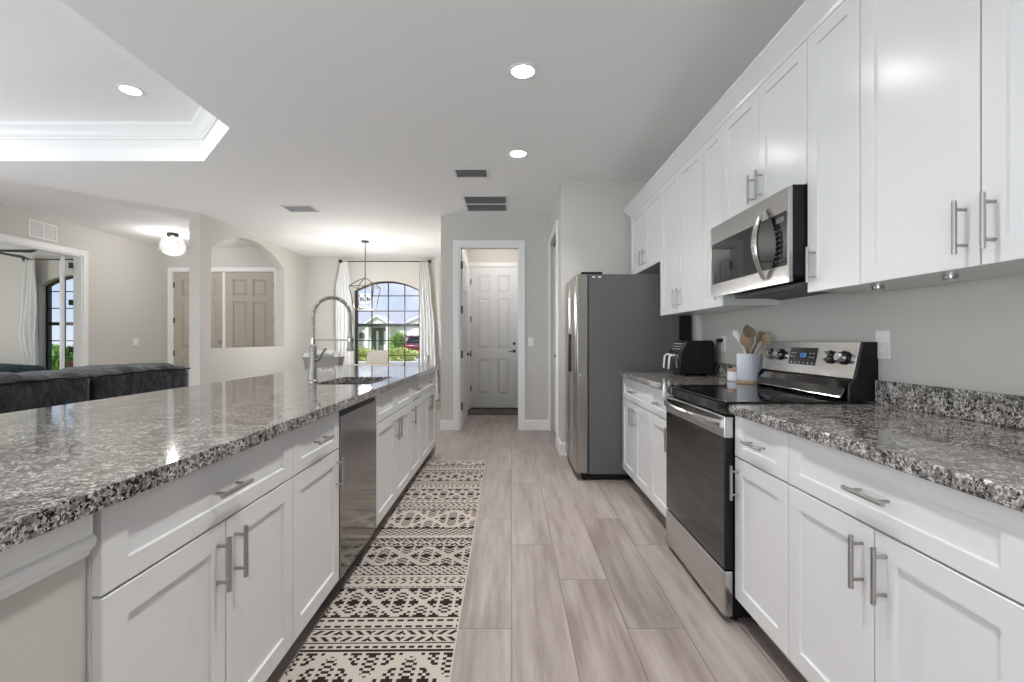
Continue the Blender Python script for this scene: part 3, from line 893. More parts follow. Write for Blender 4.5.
def panel_rect(mb, y0, y1, f0, f1, o0, o1):
    pts = [onpanel(y0, f0, o0), onpanel(y1, f0, o0), onpanel(y1, f1, o0), onpanel(y0, f1, o0), onpanel(y0, f0, o1), onpanel(y1, f0, o1), onpanel(y1, f1, o1), onpanel(y0, f1, o1)]
    return mb.hexa(pts)
panel_rect(MB(), 2.305, 2.52, 0.27, 0.80, 0.0003, 0.003).build('display', M['bglass'], bgo)
# blue clock digits 12:30 drawn with seven-segment bars
SEG = {'1': 'bc', '2': 'abged', '3': 'abgcd', '0': 'abcdef'}
mb = MB(); yy = 2.434
for ch in '12:30':
    if ch == ':':
        for f in (0.52, 0.60): panel_rect(mb, yy - 0.003, yy, f, f + 0.025, 0.003, 0.0036)
        yy -= 0.007; continue
    w_ = 0.008; t_ = 0.002; f0, fm, f1 = 0.505, 0.565, 0.625; ft = 0.015
    segs = {'a': (yy - w_, yy, f1 - ft, f1), 'd': (yy - w_, yy, f0, f0 + ft), 'g': (yy - w_, yy, fm - ft/2, fm + ft/2),
            'f': (yy - t_, yy, fm, f1), 'e': (yy - t_, yy, f0, fm), 'b': (yy - w_, yy - w_ + t_, fm, f1), 'c': (yy - w_, yy - w_ + t_, f0, fm)}
    for s_ in SEG[ch]: panel_rect(mb, *segs[s_], 0.003, 0.0036)
    yy -= 0.0115
mb.build('clock_digits', M['bluelit'], bgo)
for i in range(6):
    panel_rect(MB(), 2.318 + i*0.034, 2.330 + i*0.034, 0.32, 0.345, 0.003, 0.0034).build('touch_mark', M['mark'], bgo)
for f in (0.5, 0.62):
    for y_ in (2.325, 2.35, 2.475, 2.50): panel_rect(MB(), y_ - 0.006, y_ + 0.006, f, f + 0.02, 0.003, 0.0034).build('touch_mark', M['mark'], bgo)
for y_ in (2.11, 2.20, 2.61, 2.70):
    c0 = onpanel(y_, 0.55, 0.0); c1 = onpanel(y_, 0.55, 0.008); c2 = onpanel(y_, 0.55, 0.034); c3 = onpanel(y_, 0.55, 0.037)
    k = MB().cyl(c0, c1, 0.031, n=28).build('knob', M['bplast'], bgo, smooth=40)
    mb = MB().cyl(c1, c2, 0.024, 0.021, n=28).cyl(c2, c3, 0.021, 0.018, n=28)
    mb.build('knob_cap', M['steelp'], k, smooth=40)
# white latch hanging at the oven's far front corner
lt = MB().lathe((0.895, 2.800, 0.862), [(0.006, 0), (0.011, 0.006), (0.0115, 0.045), (0.008, 0.058), (0.005, 0.066), (0.0055, 0.084), (0.0, 0.087)], 16).build('safety_latch', M['plastic'], None, smooth=40)
tag(lt, 'small white plastic latch at the far front corner of the oven', 'latch')

# ------------------------------------------------------------------ microwave
MY0, MY1 = 1.984, 2.758
mw = thing('microwave', (1.35, (MY0 + MY1)/2, 1.43), 'stainless steel over-the-range microwave with bowed handle under wall cabinet', 'microwave')
MB().hexa([(1.166, MY0, 1.47), (XW - 0.002, MY0, 1.425), (XW - 0.002, MY1, 1.425), (1.166, MY1, 1.47), (1.166, MY0, 1.842), (XW - 0.002, MY0, 1.842), (XW - 0.002, MY1, 1.842), (1.166, MY1, 1.842)]).build('body', M['bplast'], mw, bevel=0.002)
MB().box(1.25, 1.45, MY0 + 0.08, MY1 - 0.08, 1.428, 1.448).build('vent_grille', M['ventdk'], mw)
fp = MB().slab([rect(MY0, MY1, 1.455, 1.836), rect(MY0 + 0.014, MY1 - 0.016, 1.512, 1.738)], mpX, 1.148, 1.165).build('front_panel', M['steel'], mw, bevel=0.002)
MB().box(1.1515, 1.1655, MY0 + 0.014, MY1 - 0.016, 1.512, 1.738).build('door_window', M['bglass'], mw)
MB().hexa([(1.149, MY0, 1.440), (1.165, MY0, 1.440), (1.165, MY1, 1.440), (1.149, MY1, 1.440), (1.148, MY0, 1.4545), (1.165, MY0, 1.4545), (1.165, MY1, 1.4545), (1.148, MY1, 1.4545)]).build('lower_lip', M['steel'], mw)
mb = MB()
for r_ in range(7):
    for c_ in range(3):
        mb.box(1.1505, 1.1515, 2.02 + c_*0.03, 2.034 + c_*0.03, 1.535 + r_*0.022, 1.539 + r_*0.022)
mb.build('keypad_marks', M['markd'], mw)
MB().box(1.1507, 1.1515, 2.025, 2.085, 1.70, 1.722).build('clock_display', M['ventdk'], mw)
# bowed handle
mb = MB(); prev = None; n = 22
for i in range(n + 1):
    q = i/n; z = 1.468 + q*0.325
    bow = 0.004 + 0.052*math.sin(PI*q)**0.8
    hw = 0.010 + 0.013*math.sin(PI*q)
    xo = 1.148 - bow
    ring = [mb.bm.verts.new(p) for p in ((xo, 2.16 - hw, z), (xo - 0.008, 2.16 - hw*0.5, z), (xo - 0.008, 2.16 + hw*0.5, z), (xo, 2.16 + hw, z), (xo + 0.010, 2.16 + hw*0.8, z), (xo + 0.010, 2.16 - hw*0.8, z))]
    if prev:
        for k in range(6): mb.bm.faces.new((prev[k], prev[(k+1) % 6], ring[(k+1) % 6], ring[k]))
    else: mb.bm.faces.new(ring[::-1])
    prev = ring
mb.bm.faces.new(prev)
mb.build('handle', M['steel'], mw, smooth=50)

# ------------------------------------------------------------------ fridge
FY0, FY1 = 4.075, 4.905
fr = thing('refrigerator', (1.0, 4.49, 0), 'tall side-by-side stainless steel refrigerator with grey side panel in the alcove', 'refrigerator')
MB().box(0.662, 1.43, FY0, FY1, 0.055, 1.755).build('case', M['fside'], fr, bevel=0.004)
MB().box(1.432, 1.535, FY0 + 0.015, FY1 - 0.02, 0.06, 1.74).build('gap_shade_panel', M['bplast'], fr)  # black panel put in for the shade between fridge and wall
MB().box(0.60, 1.42, FY0 + 0.012, FY1 - 0.012, 0.018, 0.054).build('base_grille', M['bplast'], fr)
for xx in (0.63, 1.36):
    for yy in (FY0 + 0.06, FY1 - 0.06): MB().cyl((xx, yy, 0), (xx, yy, 0.018), 0.02, n=14).build('foot', M['bplast'], fr)
ysp = 4.50
for (a, b, hy) in ((FY0, ysp - 0.003, ysp - 0.022), (ysp + 0.003, FY1, ysp + 0.022)):
    prof2 = [(0.650, a), (0.650, b), (0.565, b), (0.553, b - 0.02), (0.549, (a + b)/2), (0.553, a + 0.02), (0.565, a)]
    dd = MB().slab([prof2], mpZ, 0.065, 1.755).build('door', M['steel2'], fr, smooth=30, bevel=0.003)
    MB().box(0.541, 0.556, hy - 0.010, hy + 0.010, 0.90, 1.25).build('handle', M['bplast'], dd, bevel=0.004)
    MB().box(0.651, 0.661, a + 0.004, b - 0.004, 0.07, 1.75).build('gasket', M['dark'], dd)
for yy in (FY0 + 0.045, FY1 - 0.045):
    MB().box(0.60, 0.78, yy - 0.03, yy + 0.03, 1.756, 1.777).build('hinge_cover', M['bplast'], fr, bevel=0.005)
for i in range(2): MB().box(0.69 + i*0.05, 0.715 + i*0.05, FY0 - 0.001, FY0 + 0.001, 1.725, 1.738).build('sticker', M['plastic'], fr)
MB().lathe((0, 0, 0), [(0.007, 0), (0.007, 0.002), (0, 0.0021)], 16).build('badge', M['plastic'], fr, local=True).matrix_local = Matrix.Translation((0.585 - 1.0, FY0 - 4.49 - 0.0005, 0.90)) @ Matrix.Rotation(R(90), 4, 'X')

# ------------------------------------------------------------------ dishwasher
dw = thing('dishwasher', (XI, 2.462, 0), 'stainless steel dishwasher built into the island between two cabinets', 'dishwasher')
MB().box(XI - 0.03, IB + 0.01, 2.170, 2.754, 0.11, 0.875).build('tub', M['bplast'], dw)
MB().box(XI - 0.08, IB + 0.01, 2.170, 2.754, 0.0, 0.109).build('toe_panel', M['bplast'], dw)
MB().box(XI + 0.004, XI - 0.028, 2.172, 2.752, 0.112, 0.852).build('door', M['dwsteel'], dw, bevel=0.004)
MB().box(XI - 0.004, XI - 0.028, 2.172, 2.752, 0.853, 0.872).build('control_strip', M['bplast'], dw)
MB().box(XI + 0.0045, XI + 0.0055, 2.40, 2.47, 0.79, 0.80).build('badge', M['nickel'], dw)

# ------------------------------------------------------------------ sink and faucet
sk = thing('sink', ((SX0 + SX1)/2, (SY0 + SY1)/2, 0.70), 'undermount stainless steel sink sunk into the island worktop', 'sink')
mb = MB()
ring_o = round_rect(SX0 - 0.006, SX1 + 0.006, SY0 - 0.006, SY1 + 0.006, 0.045)
ring_i = round_rect(SX0 + 0.004, SX1 - 0.004, SY0 + 0.004, SY1 - 0.004, 0.038)
mb.slab([ring_o, ring_i], mpZ, 0.705, 0.8895)
mb.slab([ring_o], mpZ, 0.70, 0.705)
mb.build('basin', M['steel'], sk, smooth=30)
MB().lathe(((SX0 + SX1)/2, (SY0 + SY1)/2, 0.705), [(0.045, 0), (0.045, 0.003), (0.03, 0.002), (0.0, 0.001)], 24).build('drain', M['nickel'], sk, smooth=40)

FX, FYc = -1.262, 3.06
fc = thing('faucet', (FX, FYc, 0.93), 'tall brushed nickel pull-down faucet with spring neck beside the sink', 'faucet')
MB().lathe((FX, FYc, 0.9305), [(0.030, 0), (0.030, 0.006), (0.025, 0.012), (0.0225, 0.02), (0.0225, 0.225), (0.019, 0.232), (0.014, 0.238), (0.014, 0.275), (0.0, 0.276)], 24).build('body', M['faucet'], fc, smooth=35)
AR = 0.119; zc = 1.348
arc = [(FX, FYc, 1.20), (FX, FYc, 1.28)]
for i in range(17):
    a = PI - PI*i/16*1.0
    arc.append((FX + AR + AR*math.cos(a), FYc, zc + AR*math.sin(a)))
arc += [(FX + 2*AR, FYc, 1.29), (FX + 2*AR, FYc, 1.235)]
MB().tube(arc, 0.0075, 10).build('hose', M['faucet'], fc, smooth=50)
# spring: helix wrapped along the hose
dense = []
for (a, b) in zip(arc, arc[1:]):
    a = Vector(a); b = Vector(b)
    k = max(2, int((b - a).length/0.0016))
    for i in range(k): dense.append(a.lerp(b, i/k))
hx = []
for i in range(1, len(dense) - 1):
    t_ = (dense[i+1] - dense[i-1]).normalized(); s1 = Vector((0, 1, 0)); s2 = t_.cross(s1).normalized()
    ph = i*0.0016/0.0058*2*PI
    hx.append(dense[i] + (s1*math.cos(ph) + s2*math.sin(ph))*0.0115)
MB().tube(hx, 0.0026, 5).build('spring', M['faucet'], fc, smooth=60)
ex = FX + 2*AR
MB().lathe((ex, FYc, 1.125), [(0.020, 0), (0.024, 0.003), (0.022, 0.012), (0.016, 0.03), (0.0165, 0.085), (0.013, 0.10), (0.012, 0.125), (0, 0.126)], 20).build('spray_head', M['faucet'], fc, smooth=40)
MB().cyl((FX, FYc, 1.196), (ex - 0.014, FYc, 1.196), 0.0045, n=10).cyl((ex, FYc, 1.188), (ex, FYc, 1.206), 0.021, n=18).build('docking_arm', M['faucet'], fc, smooth=40)
MB().cyl((FX, FYc, 1.065), (FX + 0.045, FYc - 0.01, 1.075), 0.012, n=14).tube([(FX + 0.040, FYc - 0.01, 1.078), (FX + 0.062, FYc - 0.014, 1.11), (FX + 0.088, FYc - 0.018, 1.145)], [0.008, 0.0075, 0.0085], 10).build('lever', M['faucet'], fc, smooth=40)

# ------------------------------------------------------------------ worktop items
af = thing('air_fryer', (1.395, 3.72, 0.9305), 'black two-basket air fryer with pale handles on the worktop by the fridge', 'air fryer', rz=R(-6))
mb = MB()
sec = [(-0.120, 0.012), (0.115, 0.012), (0.12, 0.03), (0.12, 0.235), (0.105, 0.262), (-0.065, 0.262), (-0.085, 0.252), (-0.125, 0.175), (-0.132, 0.155), (-0.132, 0.03)]
mb.slab([sec], lambda u, v, t: (u, t, v), -0.185, 0.185).build('housing', M['bplast'], af, local=True, bevel=0.012, seg=3, smooth=35)
for sy in (-1, 1):
    for sx in (-1, 1): MB().cyl((0.09*sx, 0.15*sy, 0), (0.09*sx, 0.15*sy, 0.013), 0.014, n=12).build('foot', M['bplast'], af, local=True)
for yy in (-0.087, 0.087):
    bk = MB().box(-0.138, -0.128, yy - 0.08, yy + 0.08, 0.03, 0.160).build('basket_front', M['bglass'], af, local=True, bevel=0.005)
    hd = MB().tube([(-0.137, yy, 0.150), (-0.165, yy, 0.152), (-0.180, yy, 0.140), (-0.188, yy, 0.045)], 0.0075, 8)
    hd.build('handle', M['plastic'], bk, local=True, smooth=40)
mb = MB()
def fpan(y0_, y1_, q0, q1, o):
    a = Vector((-0.125, 0, 0.175)); b = Vector((-0.085, 0, 0.252)); nn = Vector((-0.887, 0, 0.461))
    P = lambda y_, q, oo: tuple(a.lerp(b, q) + nn*oo + Vector((0, y_, 0)))
    return [P(y0_, q0, 0), P(y1_, q0, 0), P(y1_, q1, 0), P(y0_, q1, 0), P(y0_, q0, o), P(y1_, q0, o), P(y1_, q1, o), P(y0_, q1, o)]
MB().hexa(fpan(-0.16, 0.16, 0.05, 0.95, 0.002)).build('control_panel', M['bglass'], af, local=True)
for i in range(8):
    for q in (0.25, 0.5, 0.75):
        mb.hexa(fpan(-0.14 + i*0.036, -0.122 + i*0.036, q, q + 0.07, 0.0032))
mb.build('panel_marks', M['mark'], af, local=True)

cx, cy = 1.452, 2.93
ck = thing('utensil_crock', (cx, cy, 0.9305), 'white ribbed ceramic crock full of kitchen utensils left of the oven', 'crock')
MB().lathe((cx, cy, 0.9305), [(0.070, 0), (0.0725, 0.003), (0.0725, 0.017), (0.069, 0.02)], 32).build('wooden_base', M['wood'], ck, smooth=40)
ribf = lambda a: 1 + 0.012*math.cos(36*a)
MB().lathe((cx, cy, 0.9510), [(0.062, 0), (0.067, 0.004), (0.067, 0.135), (0.069, 0.142), (0.069, 0.163), (0.064, 0.163), (0.061, 0.150), (0.060, 0.012), (0.0, 0.011)], 144, lambda a: ribf(a)).build('pot', M['ceramic'], ck, smooth=60)
# utensils: (name, label, material, lean azimuth deg, lean, length, head)
UT = [('spatula', 'pale silicone spatula leaning left in the crock, leftmost utensil', M['plastic'], 150, 0.055, 0.31, 'flat'),
      ('wooden_spoon', 'brown slotted wooden spoon standing upright in the crock behind the spatula', M['wood2'], 80, 0.020, 0.325, 'spoon'),
      ('wooden_ladle', 'large round-bowled wooden ladle in the middle of the crock', M['wood2'], 10, 0.012, 0.305, 'ladle'),
      ('wooden_spoon', 'light wooden spoon in the crock in front of the round ladle', M['wood'], 190, 0.030, 0.27, 'spoon'),
      ('wooden_turner', 'short light wooden turner in the front of the crock', M['wood'], 255, 0.030, 0.25, 'flat'),
      ('wooden_spoon', 'wooden spoon leaning right in the crock, rightmost utensil', M['wood'], 300, 0.085, 0.325, 'spoon'),
      ('wooden_fork', 'brown wooden fork between the ladle and the rightmost spoon', M['wood2'], 330, 0.055, 0.30, 'flat')]
for (nm, lab, mat, az, ln, lg, head) in UT:
    a = R(az)
    off = 0.044 if ln > 0.05 else 0.02
    b = Vector((cx - off*math.cos(a), cy - off*math.sin(a), 0.968))
    tdir = Vector((math.cos(a)*ln*1.9, math.sin(a)*ln*1.9, 0.25)).normalized()
    e = b + tdir*lg
    sh = b + tdir*(lg - 0.07)
    u_ = thing(nm, tuple(b), lab, 'utensil', 'utensils in the white crock')
    MB().tube([b, b.lerp(sh, 0.5), sh], [0.005, 0.0055, 0.006], 8).build('handle', mat, u_, smooth=50)
    yaw = R(63 + {'flat': 8, 'spoon': -14, 'ladle': 0}[head])
    side = tdir.cross(Vector((math.cos(yaw), math.sin(yaw), 0))).normalized()
    dep = tdir.cross(side).normalized()
    mb = MB(); prev = None; nseg = 10
    wmax = {'flat': 0.021, 'spoon': 0.023, 'ladle': 0.036}[head]
    for i in range(nseg + 1):
        q = i/nseg
        if head == 'flat': wv = 0.007 + (wmax - 0.007)*min(1, q*1.8); wv = wv*(1 if q < .9 else 0.8)
        else: wv = max(0.004, wmax*math.sin(PI*(0.10 + 0.88*q))**0.7)
        c_ = sh + tdir*(0.072*q*(1.05 if head == 'ladle' else 1)) + dep*(0.010*math.sin(PI*q) if head != 'flat' else 0)
        ring = [mb.bm.verts.new(c_ + side*wv*math.cos(2*PI*k/10) + dep*(0.0045*math.sin(2*PI*k/10) + (0.010*(math.cos(2*PI*k/10)**2 - 0.5) if head != 'flat' else 0))) for k in range(10)]
        if prev:
            for k in range(10): mb.bm.faces.new((prev[k], prev[(k+1) % 10], ring[(k+1) % 10], ring[k]))
        else: mb.bm.faces.new(ring[::-1])
        prev = ring
    mb.bm.faces.new(prev)
    mb.build('head', mat, u_, smooth=60)
sc = thing('salt_cellar', (1.455, 3.12, 0.9305), 'small white lidded salt cellar just behind the utensil crock', 'jar')
MB().lathe((1.455, 3.12, 0.9305), [(0.040, 0), (0.046, 0.006), (0.046, 0.06), (0.042, 0.063)], 28).build('jar', M['ceramic'], sc, smooth=40)
MB().lathe((1.455, 3.12, 0.994), [(0.045, 0), (0.047, 0.003), (0.045, 0.014), (0.012, 0.018), (0.010, 0.030), (0, 0.031)], 28).build('lid', M['wood'], sc, smooth=40)


def wall_plate(name, label, cat, c, axis, wd, hh, kind='outlet', n=1):
    """plate on a wall; axis = outward normal 'x-','x+','y-'"""
    t = thing(name, c, label, cat)
    def bx(a0, a1, z0, z1, d0, d1):
        if axis == 'y-': return MB().box(c[0] + a0, c[0] + a1, c[1] - d0, c[1] - d1, c[2] + z0, c[2] + z1)
        s_ = -1 if axis == 'x-' else 1
        return MB().box(c[0] + s_*d0, c[0] + s_*d1, c[1] + a0, c[1] + a1, c[2] + z0, c[2] + z1)
    bx(-wd/2, wd/2, -hh/2, hh/2, 0.0005, 0.006).build('plate', M['plastic'], t, bevel=0.002)
    for i in range(n):
        o = (i - (n - 1)/2)*0.046
        if kind == 'outlet':
            for z in (-0.02, 0.02): bx(o - 0.016, o + 0.016, z - 0.014, z + 0.014, 0.006, 0.0085).build('socket', M['trim'], t, bevel=0.001)
        else:
            bx(o - 0.016, o + 0.016, -0.033, 0.033, 0.006, 0.010).build('rocker', M['trim'], t, bevel=0.0015)
    return t


wall_plate('outlet', 'white outlet plate on the right wall just right of the oven control panel', 'outlet', (XW, 1.997, 1.178), 'x-', 0.075, 0.118)
wall_plate('outlet', 'white outlet plate on the wall behind the air fryer', 'outlet', (XW, 3.49, 1.17), 'x-', 0.072, 0.116)
wall_plate('light_switch', 'white light switch on the wall right of the far doorway', 'switch', (0.262, DF, 1.17), 'y-', 0.072, 0.116, 'switch')
wall_plate('light_switch', 'white double light switch on the left wall beside the bedroom opening', 'switch', (XL, 8.18, 1.16), 'x+', 0.118, 0.116, 'switch', 2)
pl = thing('power_plug', (XW - 0.01, 3.495, 1.19), 'black power plug in the outlet behind the air fryer', 'plug')
MB().box(XW - 0.05, XW - 0.0093, 3.478, 3.512, 1.178, 1.206).build('plug_body', M['bplast'], pl, bevel=0.004)
MB().tube([(XW - 0.045, 3.495, 1.18), (XW - 0.05, 3.50, 1.13), (XW - 0.045, 3.505, 1.05), (XW - 0.04, 3.515, 0.945), (XW - 0.055, 3.52, 0.936)], 0.004, 8).build('cord', M['bplast'], pl, smooth=50)
wc = MB().tube([(XW - 0.0095, 3.485, 1.15), (XW - 0.03, 3.46, 1.165), (XW - 0.035, 3.42, 1.195), (XW - 0.03, 3.32, 1.205), (XW - 0.02, 3.20, 1.185), (XW - 0.014, 3.10, 1.13), (XW - 0.032, 3.03, 1.06), (XW - 0.036, 2.99, 0.99), (XW - 0.035, 3.02, 0.9345), (XW - 0.045, 3.04, 0.9345)], 0.003, 8).build('white_cord', M['plastic'], None, smooth=60)  # plain white cord running from the outlet
tag(wc, 'thin white cable looping along the wall behind the utensil crock', 'cable')

# ------------------------------------------------------------------ rugs
RW, RL, CS = 0.602, 3.45, 0.0070
NX, NY = int(RW/CS), int(RL/CS)
def rug_cell(i, j):
    """0 cream, 1 black, 2 taupe; i across (cells), j along from the near end"""
    x = i; d = 1.25 + j*CS       # depth
    # band sequence, starting depth and kind
    q = (d - 1.83) % 1.52
    def lat(h0, h1, per):        # cream diamond lattice filled with stepped dark diamonds and serrated steps
        h = int((h1 - h0)/CS); y = int((q - h0)/CS)
        cxp = abs((x % per) - (per - 1)/2); cyp = abs(y - (h - 1)/2)
        u = cxp/(per/2); v = cyp/(h/2)
        if abs(u + v - 1) < 0.13: return 0
        if u + v > 1:
            cxp = per/2 - cxp; cyp = h/2 - cyp
        bx_ = int(cxp/2); by_ = int(cyp/2)
        k = bx_ + by_
        if k == 0: return 1
        if k % 2 == 1: return 0 if (bx_ % 4 == 2 and by_ % 2 == 1) else 1
        return 1 if (k % 4 == 0 and by_ % 2 == 0 and bx_ % 3 == 1) else 0
    def rowdots(per, h0, h1):
        y = int((q - h0)/CS)
        return 1 if (x % per < per*0.55 and 1 <= y <= (h1 - h0)/CS - 3) else 0
    def chev(h0, h1, per):
        h = (h1 - h0)/CS; y = (q - h0)/CS; v = abs(y/h*2 - 1)
        ph = (x + (v*h/2 if (x//per) % 2 else -v*h/2)) % 6
        return 1 if ph < 2.6 and 0.10 < v < 0.92 else 0
    if q < 0.010: return 1
    if q < 0.048: return rowdots(5, 0.010, 0.048)
    if q < 0.056: return 1
    if q < 0.135: return chev(0.056, 0.135, 18)
    if q < 0.143: return 1
    if q < 0.180: return rowdots(6, 0.143, 0.180)
    if q < 0.222: return rowdots(6, 0.184, 0.222)
    if q < 0.230: return 1
    if q < 0.460: return lat(0.230, 0.460, 30)
    if q < 0.468: return 1
    if q < 0.500: return rowdots(4, 0.468, 0.500)
    if q < 0.560: return chev(0.505, 0.560, 12)
    if q < 0.590: return rowdots(5, 0.560, 0.590)
    if q < 0.598: return 1
    if q < 0.690:
        y = int((q - 0.598)/CS)
        return 1 if (x + y) % 5 < 2 and (x - y) % 7 < 5 else (2 if (x*3 + y) % 4 == 0 else 0)
    if q < 0.700: return 1
    if q < 0.930: return lat(0.700, 0.930, 34) or (2 if (x + int(q/CS)) % 3 == 0 and abs(((x % 34)/17 - 1)) > .15 else 0)
    if q < 0.938: return 1
    if q < 1.03: return chev(0.938, 1.03, 6) or (2 if x % 4 == 0 else 0)
    if q < 1.04: return 1
    if q < 1.075: return rowdots(5, 1.04, 1.075)
    if q < 1.085: return 0
    if q < 1.19:
        y = int((q - 1.085)/CS)
        return 1 if (x - y) % 6 < 2 or (x + y) % 6 == 0 else 0
    if q < 1.20: return 1
    if q < 1.512: return lat(1.20, 1.512, 42)
    return 0
mb = MB()
grid = [[mb.bm.verts.new((-RW/2 + RW*i/NX, RL*j/NY, 0.0085)) for i in range(NX + 1)] for j in range(NY + 1)]
for j in range(NY):
    for i in range(NX):
        f = mb.bm.faces.new((grid[j][i], grid[j][i+1], grid[j+1][i+1], grid[j+1][i]))
        f.material_index = rug_cell(i, j)
        if i == 0 or i == NX - 1 or j == 0 or j == NY - 1: f.material_index = 0
# sides and underside
lo = [[mb.bm.verts.new((sx*RW/2, yy, 0.0008)) for sx in (-1, 1)] for yy in (0, RL)]
mb.bm.faces.new([grid[0][i] for i in range(NX, -1, -1)] + [lo[0][0], lo[0][1]])
mb.bm.faces.new([grid[NY][i] for i in range(NX + 1)] + [lo[1][1], lo[1][0]])
mb.bm.faces.new([grid[j][0] for j in range(NY + 1)] + [lo[1][0], lo[0][0]])
mb.bm.faces.new([grid[j][NX] for j in range(NY, -1, -1)] + [lo[0][1], lo[1][1]])
mb.bm.faces.new([lo[0][0], lo[1][0], lo[1][1], lo[0][1]])
rug = mb.build('runner_rug', [M['rug_c'], M['rug_k'], M['rug_g']], None)
rug.location = (-0.508, 1.25, 0)
rug.rotation_euler = (0, 0, R(0.65))
tag(rug, 'long cream and black patterned runner rug on the floor along the island', 'rug')

def plaid():
    m = principled('plaid_mat', (0.1, 0.09, 0.08), 0.95)
    tc = N(m, 'ShaderNodeTexCoord'); mp = N(m, 'ShaderNodeMapping'); ck_ = N(m, 'ShaderNodeTexChecker')
    mp.inputs['Scale'].default_value = (1, 1, 0)
    ck_.inputs['Scale'].default_value = 9; ck_.inputs[1].default_value = (0.03, 0.026, 0.024, 1); ck_.inputs[2].default_value = (0.17, 0.145, 0.125, 1)
    L(m, tc.outputs['Object'], mp.inputs[0]); L(m, mp.outputs[0], ck_.inputs[0]); L(m, ck_.outputs[0], bsdf(m).inputs['Base Color'])
    return m
dm = MB().slab([round_rect(-0.735, 0.12, 7.62, 8.22, 0.02, 3)], mpZ, 0.0006, 0.012).build('door_mat', plaid(), None, bevel=0.003)
tag(dm, 'dark checked door mat in front of the white hallway door', 'mat')

# ------------------------------------------------------------------ ceiling fixtures
def downlight(x, y, z, label, power=9.5):
    t = thing('recessed_light', (x, y, z), label, 'light', 'recessed ceiling lights')
    mb = MB().lathe((x, y, z - 0.006), [(0.068, 0.0), (0.085, 0.001), (0.088, 0.006), (0.068, 0.006), (0.068, 0.0)], 36, caps=False)
    mb.build('trim_ring', M['trim'], t, smooth=40)
    MB().lathe((x, y, z - 0.0055), [(0.066, 0.0), (0.067, 0.004)], 32).build('lens', M['lamp'], t)
    d = bpy.data.lights.new('downlight', 'AREA')
    d.shape = 'DISK'; d.size = 0.13; d.energy = power; d.color = (1.0, 0.98, 0.95); d.spread = R(112)
    o = bpy.data.objects.new('downlight', d)
    COL.objects.link(o)
    o.parent = t
    o.location = (0, 0, -0.008)
    return t


downlight(0.073, 2.93, CZ, 'round recessed light over the aisle, the nearer of the two')
downlight(0.062, 4.23, CZ, 'round recessed light over the aisle, the farther of the two', 10)
downlight(-2.98, 3.76, 3.155, 'round recessed light inside the raised tray ceiling')
downlight(0.07, 1.4, CZ, 'unseen recessed light added above the camera')  # unseen lamps from here down are added as fill light
downlight(0.07, -0.6, CZ, 'unseen recessed light added behind the camera')
downlight(-2.98, 0.6, 3.155, 'unseen recessed light added at the near end of the tray ceiling')
downlight(-4.75, 3.76, 3.155, 'unseen recessed light added at the left of the tray ceiling')
downlight(-4.75, 0.6, 3.155, 'unseen recessed light added at the near left of the tray ceiling')


def grille(name, label, cat, x0, x1, y0, y1, z, n, split=False, slat=None, back=None):
    t = thing(name, ((x0 + x1)/2, (y0 + y1)/2, z), label, cat)
    f = 0.022
    MB().slab([rect(x0, x1, y0, y1), rect(x0 + f, x1 - f, y0 + f, y1 - f)], mpZ, z - 0.008, z - 0.0004).build('frame', M['ventw'], t, bevel=0.002)
    MB().box(x0 + f, x1 - f, y0 + f, y1 - f, z - 0.0012, z - 0.0004).build('duct_backing', back or M['ventdk'], t)
    for i in range(n):
        yy = y0 + f + (y1 - y0 - 2*f)*(i + 0.5)/n
        if split and abs(yy - (y0 + y1)/2) < 0.02:
            MB().box(x0 + f, x1 - f, yy - 0.018, yy + 0.018, z - 0.007, z - 0.0014).build('divider', M['ventw'], t); continue
        MB().hexa([(x0 + f, yy - 0.006, z - 0.007), (x1 - f, yy - 0.006, z - 0.007), (x1 - f, yy - 0.0045, z - 0.007), (x0 + f, yy - 0.0045, z - 0.007),
                   (x0 + f, yy + 0.001, z - 0.0014), (x1 - f, yy + 0.001, z - 0.0014), (x1 - f, yy + 0.0025, z - 0.0014), (x0 + f, yy + 0.0025, z - 0.0014)]).build('slat', slat or M['ventdk2'], t)
    return t


M['ventdk2'] = principled('vent_slat', (0.6, 0.6, 0.6), 0.6)
grille('ceiling_vent', 'small rectangular air vent in the ceiling, in front of the larger grille', 'vent', -0.56, -0.22, 4.60, 4.86, CZ, 7)
grille('ceiling_vent', 'large return air grille in the ceiling before the far doorway', 'vent', -0.56, -0.04, 5.47, 6.13, CZ, 21, True)
grille('ceiling_vent', 'small air vent in the dining room ceiling above the island end', 'vent', -2.83, -2.45, 5.86, 6.16, CZ, 11, False, M['ventw'], M['mark'])
# wall return over the bedroom opening
wv = thing('wall_vent', (XL, 6.55, 2.69), 'white return air grille on the left wall above the bedroom opening', 'vent')
MB().slab([rect(6.36, 6.76, 2.57, 2.80), rect(6.38, 6.55, 2.59, 2.78), rect(6.57, 6.74, 2.59, 2.78)], mpX, XL + 0.0005, XL + 0.012).build('frame', M['trim'], wv, bevel=0.002)
for a in (6.38, 6.57):
    for i in range(9):
        z = 2.60 + i*0.0205
        MB().box(XL + 0.001, XL + 0.008, a, a + 0.17, z, z + 0.012).build('slat', M['ventw'], wv)

